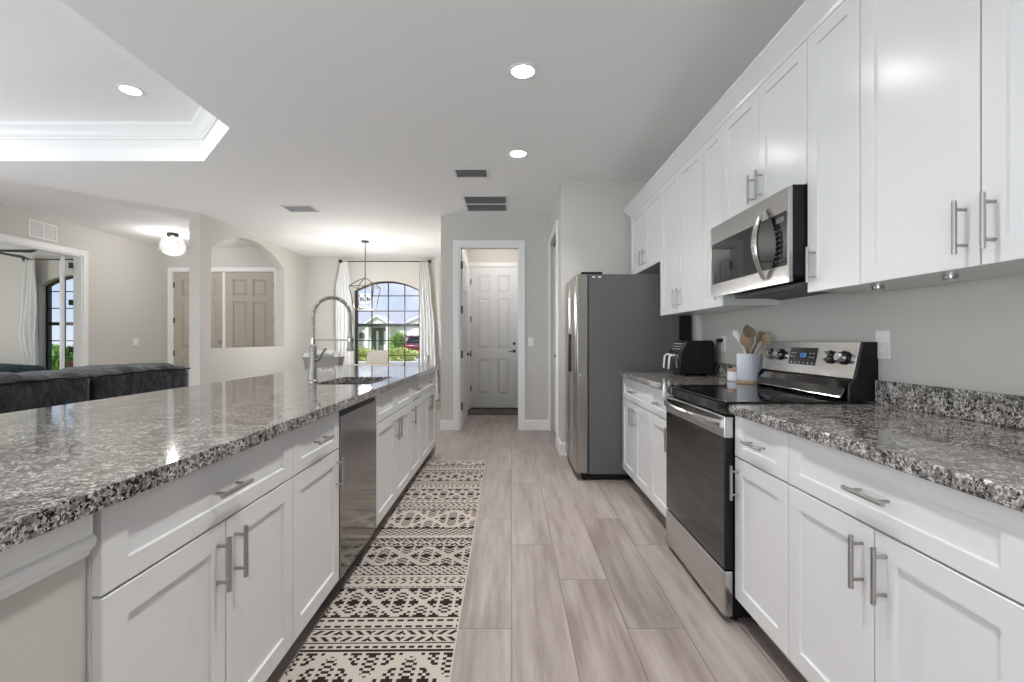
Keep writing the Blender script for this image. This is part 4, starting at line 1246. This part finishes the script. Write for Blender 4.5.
# flush globe light in the foyer
gx, gy = -5.37, 7.62
gl = thing('globe_light', (gx, gy, FZ), 'clear glass globe ceiling light in the foyer near the front door', 'light')
MB().lathe((gx, gy, FZ - 0.055), [(0.075, 0), (0.08, 0.012), (0.08, 0.05), (0.07, 0.0545)], 28).build('canopy', M['bronze'], gl, smooth=40)
sp = [(0.07, 0.0)] + [(0.178*math.sin(a), -0.155 + 0.155*math.cos(a)) for a in [R(24 + (180 - 24)*i/14) for i in range(15)]]
mbg = MB().lathe((gx, gy, FZ - 0.056), [(max(r, 0.002), z) for r, z in sp], 36)
mbg.build('glass_globe', M['globe'], gl, smooth=60)
MB().lathe((gx, gy, FZ - 0.056), [(0.018, 0), (0.018, -0.05), (0.03, -0.075), (0.038, -0.11), (0.028, -0.145), (0, -0.155)], 20).build('bulb', M['bulb'], gl, smooth=60)
d = bpy.data.lights.new('globe_lamp', 'POINT'); d.energy = 20; d.shadow_soft_size = 0.06; d.color = (1, 0.98, 0.95)
o = bpy.data.objects.new('globe_lamp', d); COL.objects.link(o); o.parent = gl; o.location = (0, 0, -0.235)

# chandelier
hx_, hy_ = -2.43, 8.0
ch = thing('chandelier', (hx_, hy_, CZ), 'bronze open lantern chandelier hanging in front of the arched dining window', 'chandelier')
MB().lathe((hx_, hy_, CZ - 0.03), [(0.02, 0), (0.06, 0.008), (0.065, 0.0298)], 24).build('canopy', M['bronze'], ch, smooth=40)
MB().cyl((hx_, hy_, 2.20), (hx_, hy_, CZ - 0.028), 0.008, n=10).build('rod', M['bronze'], ch, smooth=50)
zt, zm, zb = 2.23, 2.075, 1.71
top = [(hx_ + 0.20*sx, hy_ + 0.20*sy, zm) for sx, sy in ((-1, -1), (1, -1), (1, 1), (-1, 1))]
bot = [(hx_ + 0.14*sx, hy_ + 0.14*sy, zb) for sx, sy in ((-1, -1), (1, -1), (1, 1), (-1, 1))]
mb = MB()
for k in range(4):
    mb.tube([(hx_, hy_, zt), ((hx_ + top[k][0])/2, (hy_ + top[k][1])/2, zm + 0.09), top[k]], 0.007, 8)
    mb.cyl(top[k], bot[k], 0.007, n=8).cyl(bot[k], bot[(k+1) % 4], 0.007, n=8).cyl(top[k], top[(k+1) % 4], 0.006, n=8)
mb.build('lantern_frame', M['bronze'], ch, smooth=50)
MB().cyl((hx_, hy_, 1.83), (hx_, hy_, 2.21), 0.006, n=8).lathe((hx_, hy_, 1.80), [(0.002, 0), (0.02, 0.02), (0.02, 0.035), (0.006, 0.05)], 16).build('stem', M['bronze'], ch, smooth=50)
for k in range(4):
    a = PI/4 + k*PI/2
    ex_, ey_ = hx_ + 0.075*math.cos(a), hy_ + 0.075*math.sin(a)
    arm = MB().tube([(hx_, hy_, 1.82), ((hx_ + ex_)/2, (hy_ + ey_)/2, 1.805), (ex_, ey_, 1.83)], 0.005, 8).lathe((ex_, ey_, 1.83), [(0.016, 0), (0.02, 0.006), (0.011, 0.008), (0.011, 0.075), (0, 0.076)], 14).build('candle_arm', M['bronze'], ch, smooth=50)
    MB().lathe((ex_, ey_, 1.905), [(0.008, 0), (0.014, 0.02), (0.010, 0.045), (0.002, 0.065)], 12).build('bulb', M['bulb2'], arm, smooth=60)

d = bpy.data.lights.new('dining_fill_lamp', 'POINT'); d.energy = 86; d.shadow_soft_size = 0.1; d.color = (1, 0.98, 0.95)  # fill lamp added to brighten the dining room; the chandelier is unlit
o = bpy.data.objects.new('dining_fill_lamp', d); COL.objects.link(o); o.parent = ch; o.location = (0, 0, 1.72 - CZ)
# unseen flush light added to brighten the hallway behind the far doorway
hl = thing('hallway_fill_light', (-0.25, 7.4, CZ), 'unseen ceiling light added to brighten the hallway, above the far doorway', 'light')
MB().lathe((-0.25, 7.4, CZ - 0.07), [(0.02, 0), (0.12, 0.02), (0.15, 0.055)], 28).build('diffuser', M['bulb'], hl, smooth=60)
MB().lathe((-0.25, 7.4, CZ - 0.0145), [(0.16, 0), (0.16, 0.014)], 28).build('base', M['nickel'], hl, smooth=40)
d = bpy.data.lights.new('hallway_fill_lamp', 'POINT'); d.energy = 13; d.shadow_soft_size = 0.1; d.color = (1, 0.96, 0.92)
o = bpy.data.objects.new('hallway_fill_lamp', d); COL.objects.link(o); o.parent = hl; o.location = (0, 0, -0.2)

# ------------------------------------------------------------------ curtains
def curtain_rod(name, label, x0, x1, y, z):
    t = thing(name, ((x0 + x1)/2, y, z), label, 'curtain rod')
    MB().cyl((x0, y, z), (x1, y, z), 0.011, n=12).build('rod', M['bmetal'], t, smooth=50)
    for x in (x0, x1):
        s_ = -1 if x == x0 else 1
        MB().lathe((0, 0, 0), [(0.02, -0.02), (0.036, -0.012), (0.036, 0.03), (0.02, 0.036)], 14).build('finial', M['bmetal'], t, smooth=40, local=True).matrix_local = Matrix.Translation((x - (x0 + x1)/2, 0, 0)) @ Matrix.Rotation(R(90*s_), 4, 'Y')
    for x in (x0 + 0.06, (x0 + x1)/2, x1 - 0.06):
        MB().box(x - 0.008, x + 0.008, y, y + 0.095, z - 0.008, z + 0.008).build('bracket', M['bmetal'], t)
    return t


def curtain(label, y, ztop, zbot, prof, nf):
    """prof: list of (z, x_left, x_right); pleated sheet hanging from the rod"""
    mb = MB(); nu, nv = nf*10, 26
    rows = []
    for j in range(nv + 1):
        z = ztop + (zbot - ztop)*j/nv
        for (za, a0, a1), (zb_, b0, b1) in zip(prof, prof[1:]):
            if za >= z >= zb_ - 1e-6:
                q = (za - z)/(za - zb_); q = q*q*(3 - 2*q)
                xl, xr = a0 + (b0 - a0)*q, a1 + (b1 - a1)*q
                break
        row = []
        for i in range(nu + 1):
            u = i/nu
            dep = 0.024*math.sin(u*nf*2*PI + 0.5*math.sin(z*2)) * (0.6 + 0.4*(xr - xl)/0.3) + 0.008*math.sin(u*17 + z*3)
            row.append((xl + (xr - xl)*u, y + dep, z))
        rows.append(row)
    F = [[mb.bm.verts.new(p) for p in r] for r in rows]
    B = [[mb.bm.verts.new((p[0], p[1] + 0.004, p[2])) for p in r] for r in rows]
    for j in range(nv):
        for i in range(nu):
            mb.bm.faces.new((F[j][i], F[j][i+1], F[j+1][i+1], F[j+1][i]))
            mb.bm.faces.new((B[j][i], B[j+1][i], B[j+1][i+1], B[j][i+1]))
        mb.bm.faces.new((F[j][0], F[j+1][0], B[j+1][0], B[j][0]))
        mb.bm.faces.new((F[j][nu], B[j][nu], B[j+1][nu], F[j+1][nu]))
    for i in range(nu):
        mb.bm.faces.new((F[0][i], B[0][i], B[0][i+1], F[0][i+1]))
        mb.bm.faces.new((F[nv][i], F[nv][i+1], B[nv][i+1], B[nv][i]))
    o = mb.build('curtain', M['curtain'], None, smooth=70)
    return tag(o, label, 'curtain')


curtain_rod('curtain_rod', 'black curtain rod above the arched dining room window', -3.33, -1.60, DD - 0.10, 2.73)
curtain('white curtain on the left of the arched dining window', DD - 0.10, 2.745, 0.03, [(2.745, -3.35, -3.20), (2.2, -3.43, -3.13), (1.3, -3.43, -3.10), (0.03, -3.44, -3.08)], 5)
curtain('white curtain on the right of the arched dining window', DD - 0.10, 2.745, 0.03, [(2.745, -1.79, -1.63), (2.2, -1.80, -1.57), (1.3, -1.79, -1.49), (0.03, -1.80, -1.42)], 5)
curtain_rod('curtain_rod', 'black curtain rod above the arched bedroom window', -8.62, -7.05, DB - 0.10, 2.62)
curtain('white curtain tied back at the left of the bedroom window', DB - 0.10, 2.635, 0.03, [(2.635, -8.64, -8.44), (1.9, -8.72, -8.40), (1.3, -8.76, -8.42), (0.8, -8.66, -8.40), (0.03, -8.72, -8.36)], 4)

# ------------------------------------------------------------------ sofa
sf = thing('sofa', (-3.2, 2.7, 0), 'charcoal grey velvet sofa with plump back cushions, backed up behind the island', 'sofa')
def pillow(mb, x0, x1, y0, y1, z0, z1, r=0.05, lean=0.0, seed=1, lump=0.012, bulge=0.03, crest=0.03):
    """rounded, slightly lumpy cushion"""
    rnd = random.Random(seed); ph = [rnd.uniform(0, 6.28) for _ in range(6)]
    nx, ny, nz = 8, 16, 10
    def pt(u, v, w_):
        p = [u, v, w_]
        c = Vector(((x0 + x1)/2, (y0 + y1)/2, (z0 + z1)/2)); h = Vector(((x1 - x0)/2, (y1 - y0)/2, (z1 - z0)/2))
        q = Vector((u*h.x, v*h.y, w_*h.z))
        inner = Vector((max(-h.x + r, min(h.x - r, q.x)), max(-h.y + r, min(h.y - r, q.y)), max(-h.z + r, min(h.z - r, q.z))))
        dlt = q - inner
        if dlt.length > 1e-6: q = inner + dlt.normalized()*min(r, dlt.length)
        pl_ = (1 - u*u)*0 + (1 - v**4)*(1 - w_**4)
        q.x += bulge*u*pl_
        q.z += lump*math.sin(v*7 + ph[0])*max(0, w_) + lump*0.7*math.sin(v*15 + ph[1] + u*2)*max(0, w_) + crest*(1 - v*v)*max(0, w_)
        q.x += lean*(w_ + 1)/2
        return c + q
    def face_grid(f, na, nb):
        vs = [[mb.bm.verts.new(f(-1 + 2*i/na, -1 + 2*j/nb)) for i in range(na + 1)] for j in range(nb + 1)]
        for j in range(nb):
            for i in range(na):
                mb.bm.faces.new((vs[j][i], vs[j][i+1], vs[j+1][i+1], vs[j+1][i]))
    for s_ in (-1, 1):
        face_grid(lambda a, b: pt(s_, a, b), ny, nz)
        face_grid(lambda a, b: pt(a, s_, b), nx, nz)
        face_grid(lambda a, b: pt(a, b, s_), nx, ny)
    bmesh.ops.remove_doubles(mb.bm, verts=mb.bm.verts, dist=0.0008)
    return mb


ys = [1.25, 2.23, 3.21, 4.18]
for i in range(3):
    a, b = ys[i], ys[i+1]
    MB().box(-2.965, -2.80, a + 0.006, b - 0.006, 0.08, 0.925).build('back_frame', M['sofad'], sf, bevel=0.02, seg=3)
    c = pillow(MB(), -3.24, -2.79, a + 0.004, b - 0.004, 0.60, 0.975, 0.045, 0.0, seed=i + 3, bulge=0.015, crest=0.022).build('back_cushion', M['sofa'], sf, smooth=60)
    c.location.z += 0.0
    pp = [(-2.779 + 0.003*math.sin(k*0.9 + i), a + 0.02 + (b - a - 0.04)*k/16, 0.948 + 0.012*math.sin(PI*k/16) + 0.004*math.sin(k*1.7)) for k in range(17)]
    MB().tube(pp, 0.006, 8).build('piping', M['sofad'], c, smooth=60)
    pillow(MB(), -3.78, -3.20, a + 0.004, b - 0.004, 0.30, 0.50, 0.05, 0, seed=i + 9, lump=0.004).build('seat_cushion', M['sofa'], sf, smooth=60)
MB().box(-3.76, -2.97, 1.25, 4.18, 0.08, 0.30).build('seat_base', M['sofad'], sf, bevel=0.02, seg=3)
for yy in (1.12, 4.185):
    MB().box(-3.80, -2.84, yy, yy + 0.125, 0.06, 0.66).build('arm', M['sofa'], sf, bevel=0.03, seg=3)
for xx in (-3.7, -2.9):
    for yy in (1.25, 4.15): MB().box(xx - 0.03, xx + 0.03, yy - 0.03, yy + 0.03, 0, 0.082).build('leg', M['bmetal'], sf)

# ------------------------------------------------------------------ dining set
tb = thing('dining_table', (-2.43, 8.0, 0), 'wooden dining table under the lantern chandelier', 'table')
MB().slab([round_rect(-2.93, -1.93, 7.15, 8.75, 0.06)], mpZ, 0.71, 0.75).build('tabletop', M['tabletop'], tb, bevel=0.004)
MB().box(-2.85, -2.01, 7.25, 7.29, 0.62, 0.71).box(-2.85, -2.01, 8.61, 8.65, 0.62, 0.71).box(-2.85, -2.81, 7.29, 8.61, 0.62, 0.71).box(-2.05, -2.01, 7.29, 8.61, 0.62, 0.71).build('apron', M['tabletop'], tb)
for xx in (-2.83, -2.03):
    for yy in (7.27, 8.63): MB().box(xx - 0.035, xx + 0.035, yy - 0.035, yy + 0.035, 0, 0.71).build('leg', M['tabletop'], tb, bevel=0.004)


def dining_chair(label, x, y, rz, mat, top=0.99):
    t = thing('dining_chair', (x, y, 0), label, 'chair', None, rz)
    pillow(MB(), -0.23, 0.23, -0.22, 0.22, 0.40, 0.49, 0.03, 0, seed=4, lump=0.002).build('seat', mat, t, local=True, smooth=60)
    mb = MB()
    mb.hexa([(-0.22, 0.19, 0.47), (0.22, 0.19, 0.47), (0.22, 0.25, 0.47), (-0.22, 0.25, 0.47), (-0.20, 0.25, top), (0.20, 0.25, top), (0.20, 0.30, top), (-0.20, 0.30, top)])
    mb.build('backrest', mat, t, local=True, bevel=0.018, seg=3, smooth=40)
    for sx in (-1, 1):
        for sy in (-1, 1):
            MB().cyl((sx*0.19, sy*0.18, 0.41), (sx*0.205, sy*0.205, 0), 0.02, 0.013, n=10).build('leg', M['tabletop'], t, local=True, smooth=40)
    return t


dining_chair('beige upholstered dining chair at the window end of the table', -2.53, 8.85, 0, M['chairf'])
dining_chair('grey upholstered dining chair turned at the right side of the dining table', -1.72, 8.25, R(-75), M['greyf'], 0.93)
dining_chair('beige dining chair at the left side of the dining table', -3.12, 8.1, R(90), M['chairf'], 0.95)
# planter with white flowers on a sideboard against the arch wall side
sb = thing('console_table', (-2.36, 6.04, 0), 'small console table beyond the island under the flower planter', 'table')
MB().box(-2.62, -2.10, 5.88, 6.20, 0.745, 0.775).build('top', M['tabletop'], sb, bevel=0.003)
for xx in (-2.58, -2.14):
    for yy in (5.92, 6.16): MB().box(xx - 0.02, xx + 0.02, yy - 0.02, yy + 0.02, 0, 0.745).build('leg', M['tabletop'], sb)
pt_ = thing('planter_box', (-2.36, 6.03, 0.776), 'beige trough planter of white flowers standing beyond the faucet', 'planter')
mb = MB().hexa([(-2.49, 5.955, 0.776), (-2.16, 5.955, 0.776), (-2.16, 6.105, 0.776), (-2.49, 6.105, 0.776), (-2.585, 5.93, 0.972), (-2.125, 5.93, 0.972), (-2.125, 6.13, 0.972), (-2.585, 6.13, 0.972)])
mb.build('trough', M['chairf'], pt_, bevel=0.004)
MB().slab([rect(-2.592, -2.118, 5.923, 6.137), rect(-2.57, -2.14, 5.945, 6.115)], mpZ, 0.9725, 0.982).build('rim', M['chairf'], pt_, bevel=0.002)
rnd = random.Random(5)
for k in range(13):                                  # round white blooms, each a lumpy head of petals
    xx = -2.545 + 0.032*k; yy = 6.03 + (0.045 if k % 2 else -0.045)
    zz = 0.992 + 0.042*max(0, 1 - abs((k - 6.5)/6)**2) + rnd.uniform(-0.006, 0.012); rr = rnd.uniform(0.034, 0.042)
    prof3 = [(rr*math.sin(PI*t/10), -rr*0.85*math.cos(PI*t/10)) for t in range(11)]
    ph = rnd.random()*6
    MB().lathe((xx, yy, zz), [(r_*(1 + 0.10*math.sin(5*i_)), z_) for i_, (r_, z_) in enumerate(prof3)], 22, lambda a: 1 + 0.11*math.sin(7*a + ph)).build('bloom', M['flower'], pt_, smooth=60)
    MB().cyl((xx, yy, 0.86), (xx, yy, zz - rr*0.7), 0.003, n=6).build('stem', M['plant'], pt_)
MB().box(-2.54, -2.16, 5.965, 6.095, 0.90, 0.935).build('soil', M['soil'], pt_)

# ------------------------------------------------------------------ bedroom
bd = thing('bed', (-9.0, 7.2, 0), 'bed with dark teal bedding seen through the bedroom opening at far left', 'bed')
MB().box(-10.3, -7.95, 6.35, 8.1, 0.12, 0.34).build('frame', M['tabletop'], bd, bevel=0.01)
pillow(MB(), -10.3, -7.95, 6.36, 8.09, 0.34, 0.62, 0.06, 0, seed=2, lump=0.0).build('mattress', M['curtain'], bd, smooth=60)
pillow(MB(), -10.1, -7.88, 6.30, 8.15, 0.52, 0.78, 0.06, 0, seed=6, lump=0.012).build('duvet', M['bed'], bd, smooth=60)
for xx in (-10.2, -8.05):
    for yy in (6.45, 8.0): MB().box(xx - 0.03, xx + 0.03, yy - 0.03, yy + 0.03, 0, 0.12).build('leg', M['bmetal'], bd)
fx_, fy_, fz_ = -7.65, 7.0, 2.5
fn = thing('ceiling_fan', (fx_, fy_, 2.73), 'dark ceiling fan in the bedroom, blades at the top left edge', 'fan')
MB().lathe((fx_, fy_, fz_), [(0.05, -0.06), (0.10, -0.03), (0.10, 0.03), (0.04, 0.06), (0.015, 0.07), (0.015, 0.19), (0.06, 0.20), (0.065, 0.2295)], 24).build('motor', M['bmetal'], fn, smooth=40)
for k in range(4):
    a = R(5 + 90*k); u_ = Vector((math.cos(a), math.sin(a), 0)); v_ = Vector((-u_.y, u_.x, 0.5))
    c_ = Vector((fx_, fy_, fz_))
    pts = []
    for dz in (-0.004, 0.004):
        for (r_, ww) in ((0.09, -0.04), (0.66, -0.065), (0.66, 0.065), (0.09, 0.04)):
            p = c_ + u_*r_ + v_*ww; pts.append((p.x, p.y, p.z + dz))
    MB().hexa(pts).build('blade', M['bmetal'], fn, bevel=0.002)

# ------------------------------------------------------------------ outdoors
def out(o): o['kind'] = 'structure'; return o
structure(MB().box(-45, 45, 9.72, 22.0, -0.32, -0.17).box(-45, 45, 29.0, 80, -0.32, -0.17).box(-45, -10.62, -30, 9.72, -0.32, -0.17).box(1.72, 45, -30, 9.72, -0.32, -0.17).box(-10.62, 1.72, -30, -3.78, -0.32, -0.17), 'ground_lawn', M['lawn'])
structure(MB().box(-45, 45, 22.0, 29.0, -0.33, -0.18), 'ground_street', M['asphalt'])
structure(MB().box(-9.6, -4.6, 29.0, 44.8, -0.169, -0.155), 'ground_driveway', M['concrete'])
structure(MB().box(-10.6, 1.7, -30, -3.78, -0.168, -0.02), 'ground_patio', M['concrete'])

hs = thing('house', (-12, 45, -0.17), 'pale single-storey house with grey roof across the street beyond the dining window', 'house')
MB().box(-24, -4, 45, 54, -0.17, 2.6).box(-16.2, -14.2, 44.2, 45, -0.17, 2.6).box(-9.6, -3.6, 43.9, 45, -0.17, 2.6).build('wall', M['stucco'], hs)
MB().hexa([(-24.6, 44.55, 2.6), (-3.2, 44.55, 2.6), (-3.2, 54.6, 2.6), (-24.6, 54.6, 2.6), (-20, 48.5, 4.1), (-7, 48.5, 4.1), (-7, 49.5, 4.1), (-20, 49.5, 4.1)]).build('roof', M['roof'], hs)
def gable(x0, x1, y, z0, z1, mat, mt2):
    g_ = MB().slab([[(x0, z0), (x1, z0), ((x0 + x1)/2, z1)]], mpY, y, y + 3.5).build('gable', mt2, hs)
    c_ = (x0 + x1)/2
    mb = MB()
    mb.hexa([(x0 - 0.25, y - 0.2, z0 - 0.1), (c_, y - 0.2, z1 + 0.02), (c_, y + 3.6, z1 + 0.02), (x0 - 0.25, y + 3.6, z0 - 0.1), (x0 - 0.25, y - 0.2, z0 + 0.06), (c_, y - 0.2, z1 + 0.2), (c_, y + 3.6, z1 + 0.2), (x0 - 0.25, y + 3.6, z0 + 0.06)])
    mb.hexa([(c_, y - 0.2, z1 + 0.02), (x1 + 0.25, y - 0.2, z0 - 0.1), (x1 + 0.25, y + 3.6, z0 - 0.1), (c_, y + 3.6, z1 + 0.02), (c_, y - 0.2, z1 + 0.2), (x1 + 0.25, y - 0.2, z0 + 0.06), (x1 + 0.25, y + 3.6, z0 + 0.06), (c_, y + 3.6, z1 + 0.2)])
    mb.build('gable_roof', mt2 if False else M['trim'], g_)
gable(-13.3, -11.0, 43.5, 2.45, 3.25, M['trim'], M['stucco'])
gable(-9.6, -3.6, 43.6, 2.6, 4.0, M['trim'], M['stucco'])
for xx in (-13.1, -11.2):
    MB().box(xx - 0.16, xx + 0.16, 43.55, 43.9, -0.17, 2.45).build('column', M['trim'], hs)
en = MB().box(-12.95, -11.35, 44.93, 45.03, -0.17, 2.3).build('entry_door', M['ventdk'], hs)
MB().box(-12.6, -12.4, 44.90, 44.93, 0.2, 2.0).box(-11.9, -11.7, 44.90, 44.93, 0.2, 2.0).build('sidelight', M['trim'], en)
wn_ = MB().slab([arch_loop(-14.3 - 0.0, -13.55, 1.3, 1.55, 0.3)], mpY, 44.9, 45.02).build('window', M['ventdk'], hs)
wn2 = MB().slab([arch_loop(-16.0, -14.4, 0.9, 1.75, 0.4)], mpY, 44.12, 44.22).build('window', M['ventdk'], hs)
MB().box(-8.9, -4.4, 43.84, 43.92, -0.15, 2.15).build('garage_door', M['trim'], hs)


def bush(name, label, c, rx, ry, rz, mat, n, leaf, trunk=0.0, seed=1, group=None, spiky=False):
    rnd = random.Random(seed)
    t = thing(name, (c[0], c[1], c[2]), label, 'plant', group)
    mb = MB()
    for k in range(n):
        while True:
            p = Vector((rnd.uniform(-1, 1), rnd.uniform(-1, 1), rnd.uniform(-1, 1)))
            if 0.25 < p.length < 1: break
        q = Vector((c[0] + p.x*rx, c[1] + p.y*ry, c[2] + trunk + rz + p.z*rz))
        d_ = (p + Vector((rnd.uniform(-.6, .6), rnd.uniform(-.6, .6), rnd.uniform(-.3, .9)))).normalized()
        s_ = d_.cross(Vector((rnd.uniform(-1, 1), rnd.uniform(-1, 1), rnd.uniform(-1, 1)))).normalized()
        l_ = leaf*rnd.uniform(0.7, 1.3)
        v = [mb.bm.verts.new(x) for x in (q, q + d_*l_*0.5 + s_*l_*(0.12 if spiky else 0.3), q + d_*l_, q + d_*l_*0.5 - s_*l_*(0.12 if spiky else 0.3))]
        mb.bm.faces.new(v)
    f_ = mb.build('foliage', mat, t)
    MB().cyl((c[0], c[1], c[2]), (c[0], c[1], c[2] + trunk + rz), 0.08*max(rx, .5), 0.04, n=8).build('stem', M['soil'], t, smooth=50)
    return t


bush('palm_shrub', 'bright green palm shrub by the driveway outside the dining window', (-9.4, 40.5, -0.17), 0.5, 0.5, 0.70, M['plant'], 700, 0.5, 0.25, 3, spiky=True)
bush('hedge_shrub', 'yellow green hedge in the front yard outside the dining window, left half', (-9.9, 30.8, -0.17), 1.4, 0.8, 0.36, M['hedge'], 1400, 0.22, 0, 4)
bush('hedge_shrub', 'yellow green hedge in the front yard outside the dining window, right half', (-7.0, 30.6, -0.17), 1.0, 0.8, 0.34, M['hedge'], 1000, 0.22, 0, 5)
for k, (xx, yy, rr, lab) in enumerate(((-11.2, 14.0, 0.8, 'green shrub low outside the bedroom window, right'), (-13.4, 14.0, 0.85, 'green shrub low outside the bedroom window, left'), (-15.0, 21.0, 1.1, 'tall green shrub farther out beyond the bedroom window'), (-18.2, 21.5, 1.15, 'second tall shrub farther out beyond the bedroom window, left'))):
    bush('garden_shrub', lab, (xx, yy, -0.17), rr, rr*0.8, rr*0.62, M['plant'], 1500, 0.25, 0, 20 + k)
# planter pots outside the bedroom window
pp_ = thing('terracotta_pot', (-8.62, 9.5, -0.17), 'terracotta pot on a stand outside the bedroom window', 'pot')
MB().lathe((-8.62, 9.5, 0.55), [(0.10, 0), (0.14, 0.16), (0.155, 0.17), (0.155, 0.22), (0.13, 0.22), (0.12, 0.19), (0, 0.19)], 24).build('pot', M['terra'], pp_, smooth=40)
MB().lathe((-8.62, 9.5, -0.169), [(0.12, 0), (0.12, 0.02), (0.03, 0.03), (0.03, 0.69), (0.11, 0.70), (0.11, 0.718)], 20).build('stand', M['bmetal'], pp_, smooth=40)
pk = thing('black_urn', (-8.30, 9.5, -0.17), 'rounded black urn on a stand outside the bedroom window', 'pot')
MB().lathe((-8.30, 9.5, 0.55), [(0.08, 0), (0.15, 0.10), (0.16, 0.18), (0.12, 0.27), (0.13, 0.30), (0.10, 0.30), (0.09, 0.26), (0, 0.25)], 24).build('urn', M['bmetal'], pk, smooth=40)
MB().lathe((-8.30, 9.5, -0.169), [(0.12, 0), (0.12, 0.02), (0.03, 0.03), (0.03, 0.69), (0.11, 0.70), (0.11, 0.718)], 20).build('stand', M['bmetal'], pk, smooth=40)

# parked car seen from behind
cr_ = thing('car', (-6.75, 35.5, -0.155), 'dark maroon car parked on the driveway outside the dining window', 'car')
sec = [(34.0, 0.35), (34.0, 0.95), (34.25, 1.05), (34.45, 1.62), (35.9, 1.68), (36.7, 1.10), (38.2, 0.98), (38.4, 0.6), (38.3, 0.30)]
sec = [(a, z - 0.155) for a, z in sec]
MB().slab([sec], mpX, -7.65, -5.85).build('body', M['car'], cr_, bevel=0.08, seg=3, smooth=50)
MB().hexa([(-7.45, 34.235, 0.93), (-6.05, 34.235, 0.93), (-6.05, 34.32, 0.93), (-7.45, 34.32, 0.93), (-7.35, 34.40, 1.40), (-6.15, 34.40, 1.40), (-6.15, 34.47, 1.40), (-7.35, 34.47, 1.40)]).build('rear_window', M['bglass'], cr_)
for xx in (-7.56, -6.16): MB().box(xx, xx + 0.22, 33.97, 34.05, 0.55, 0.80).build('tail_lamp', M['tail'], cr_, bevel=0.02)
MB().box(-7.6, -5.9, 33.93, 34.05, 0.22, 0.42).build('bumper', M['bplast'], cr_, bevel=0.03)
for xx in (-7.68, -6.02):
    for yy in (34.8, 37.5):
        MB().cyl((xx, yy, 0.175), (xx + 0.2, yy, 0.175), 0.33, n=24).build('wheel', M['bplast'], cr_, smooth=40)
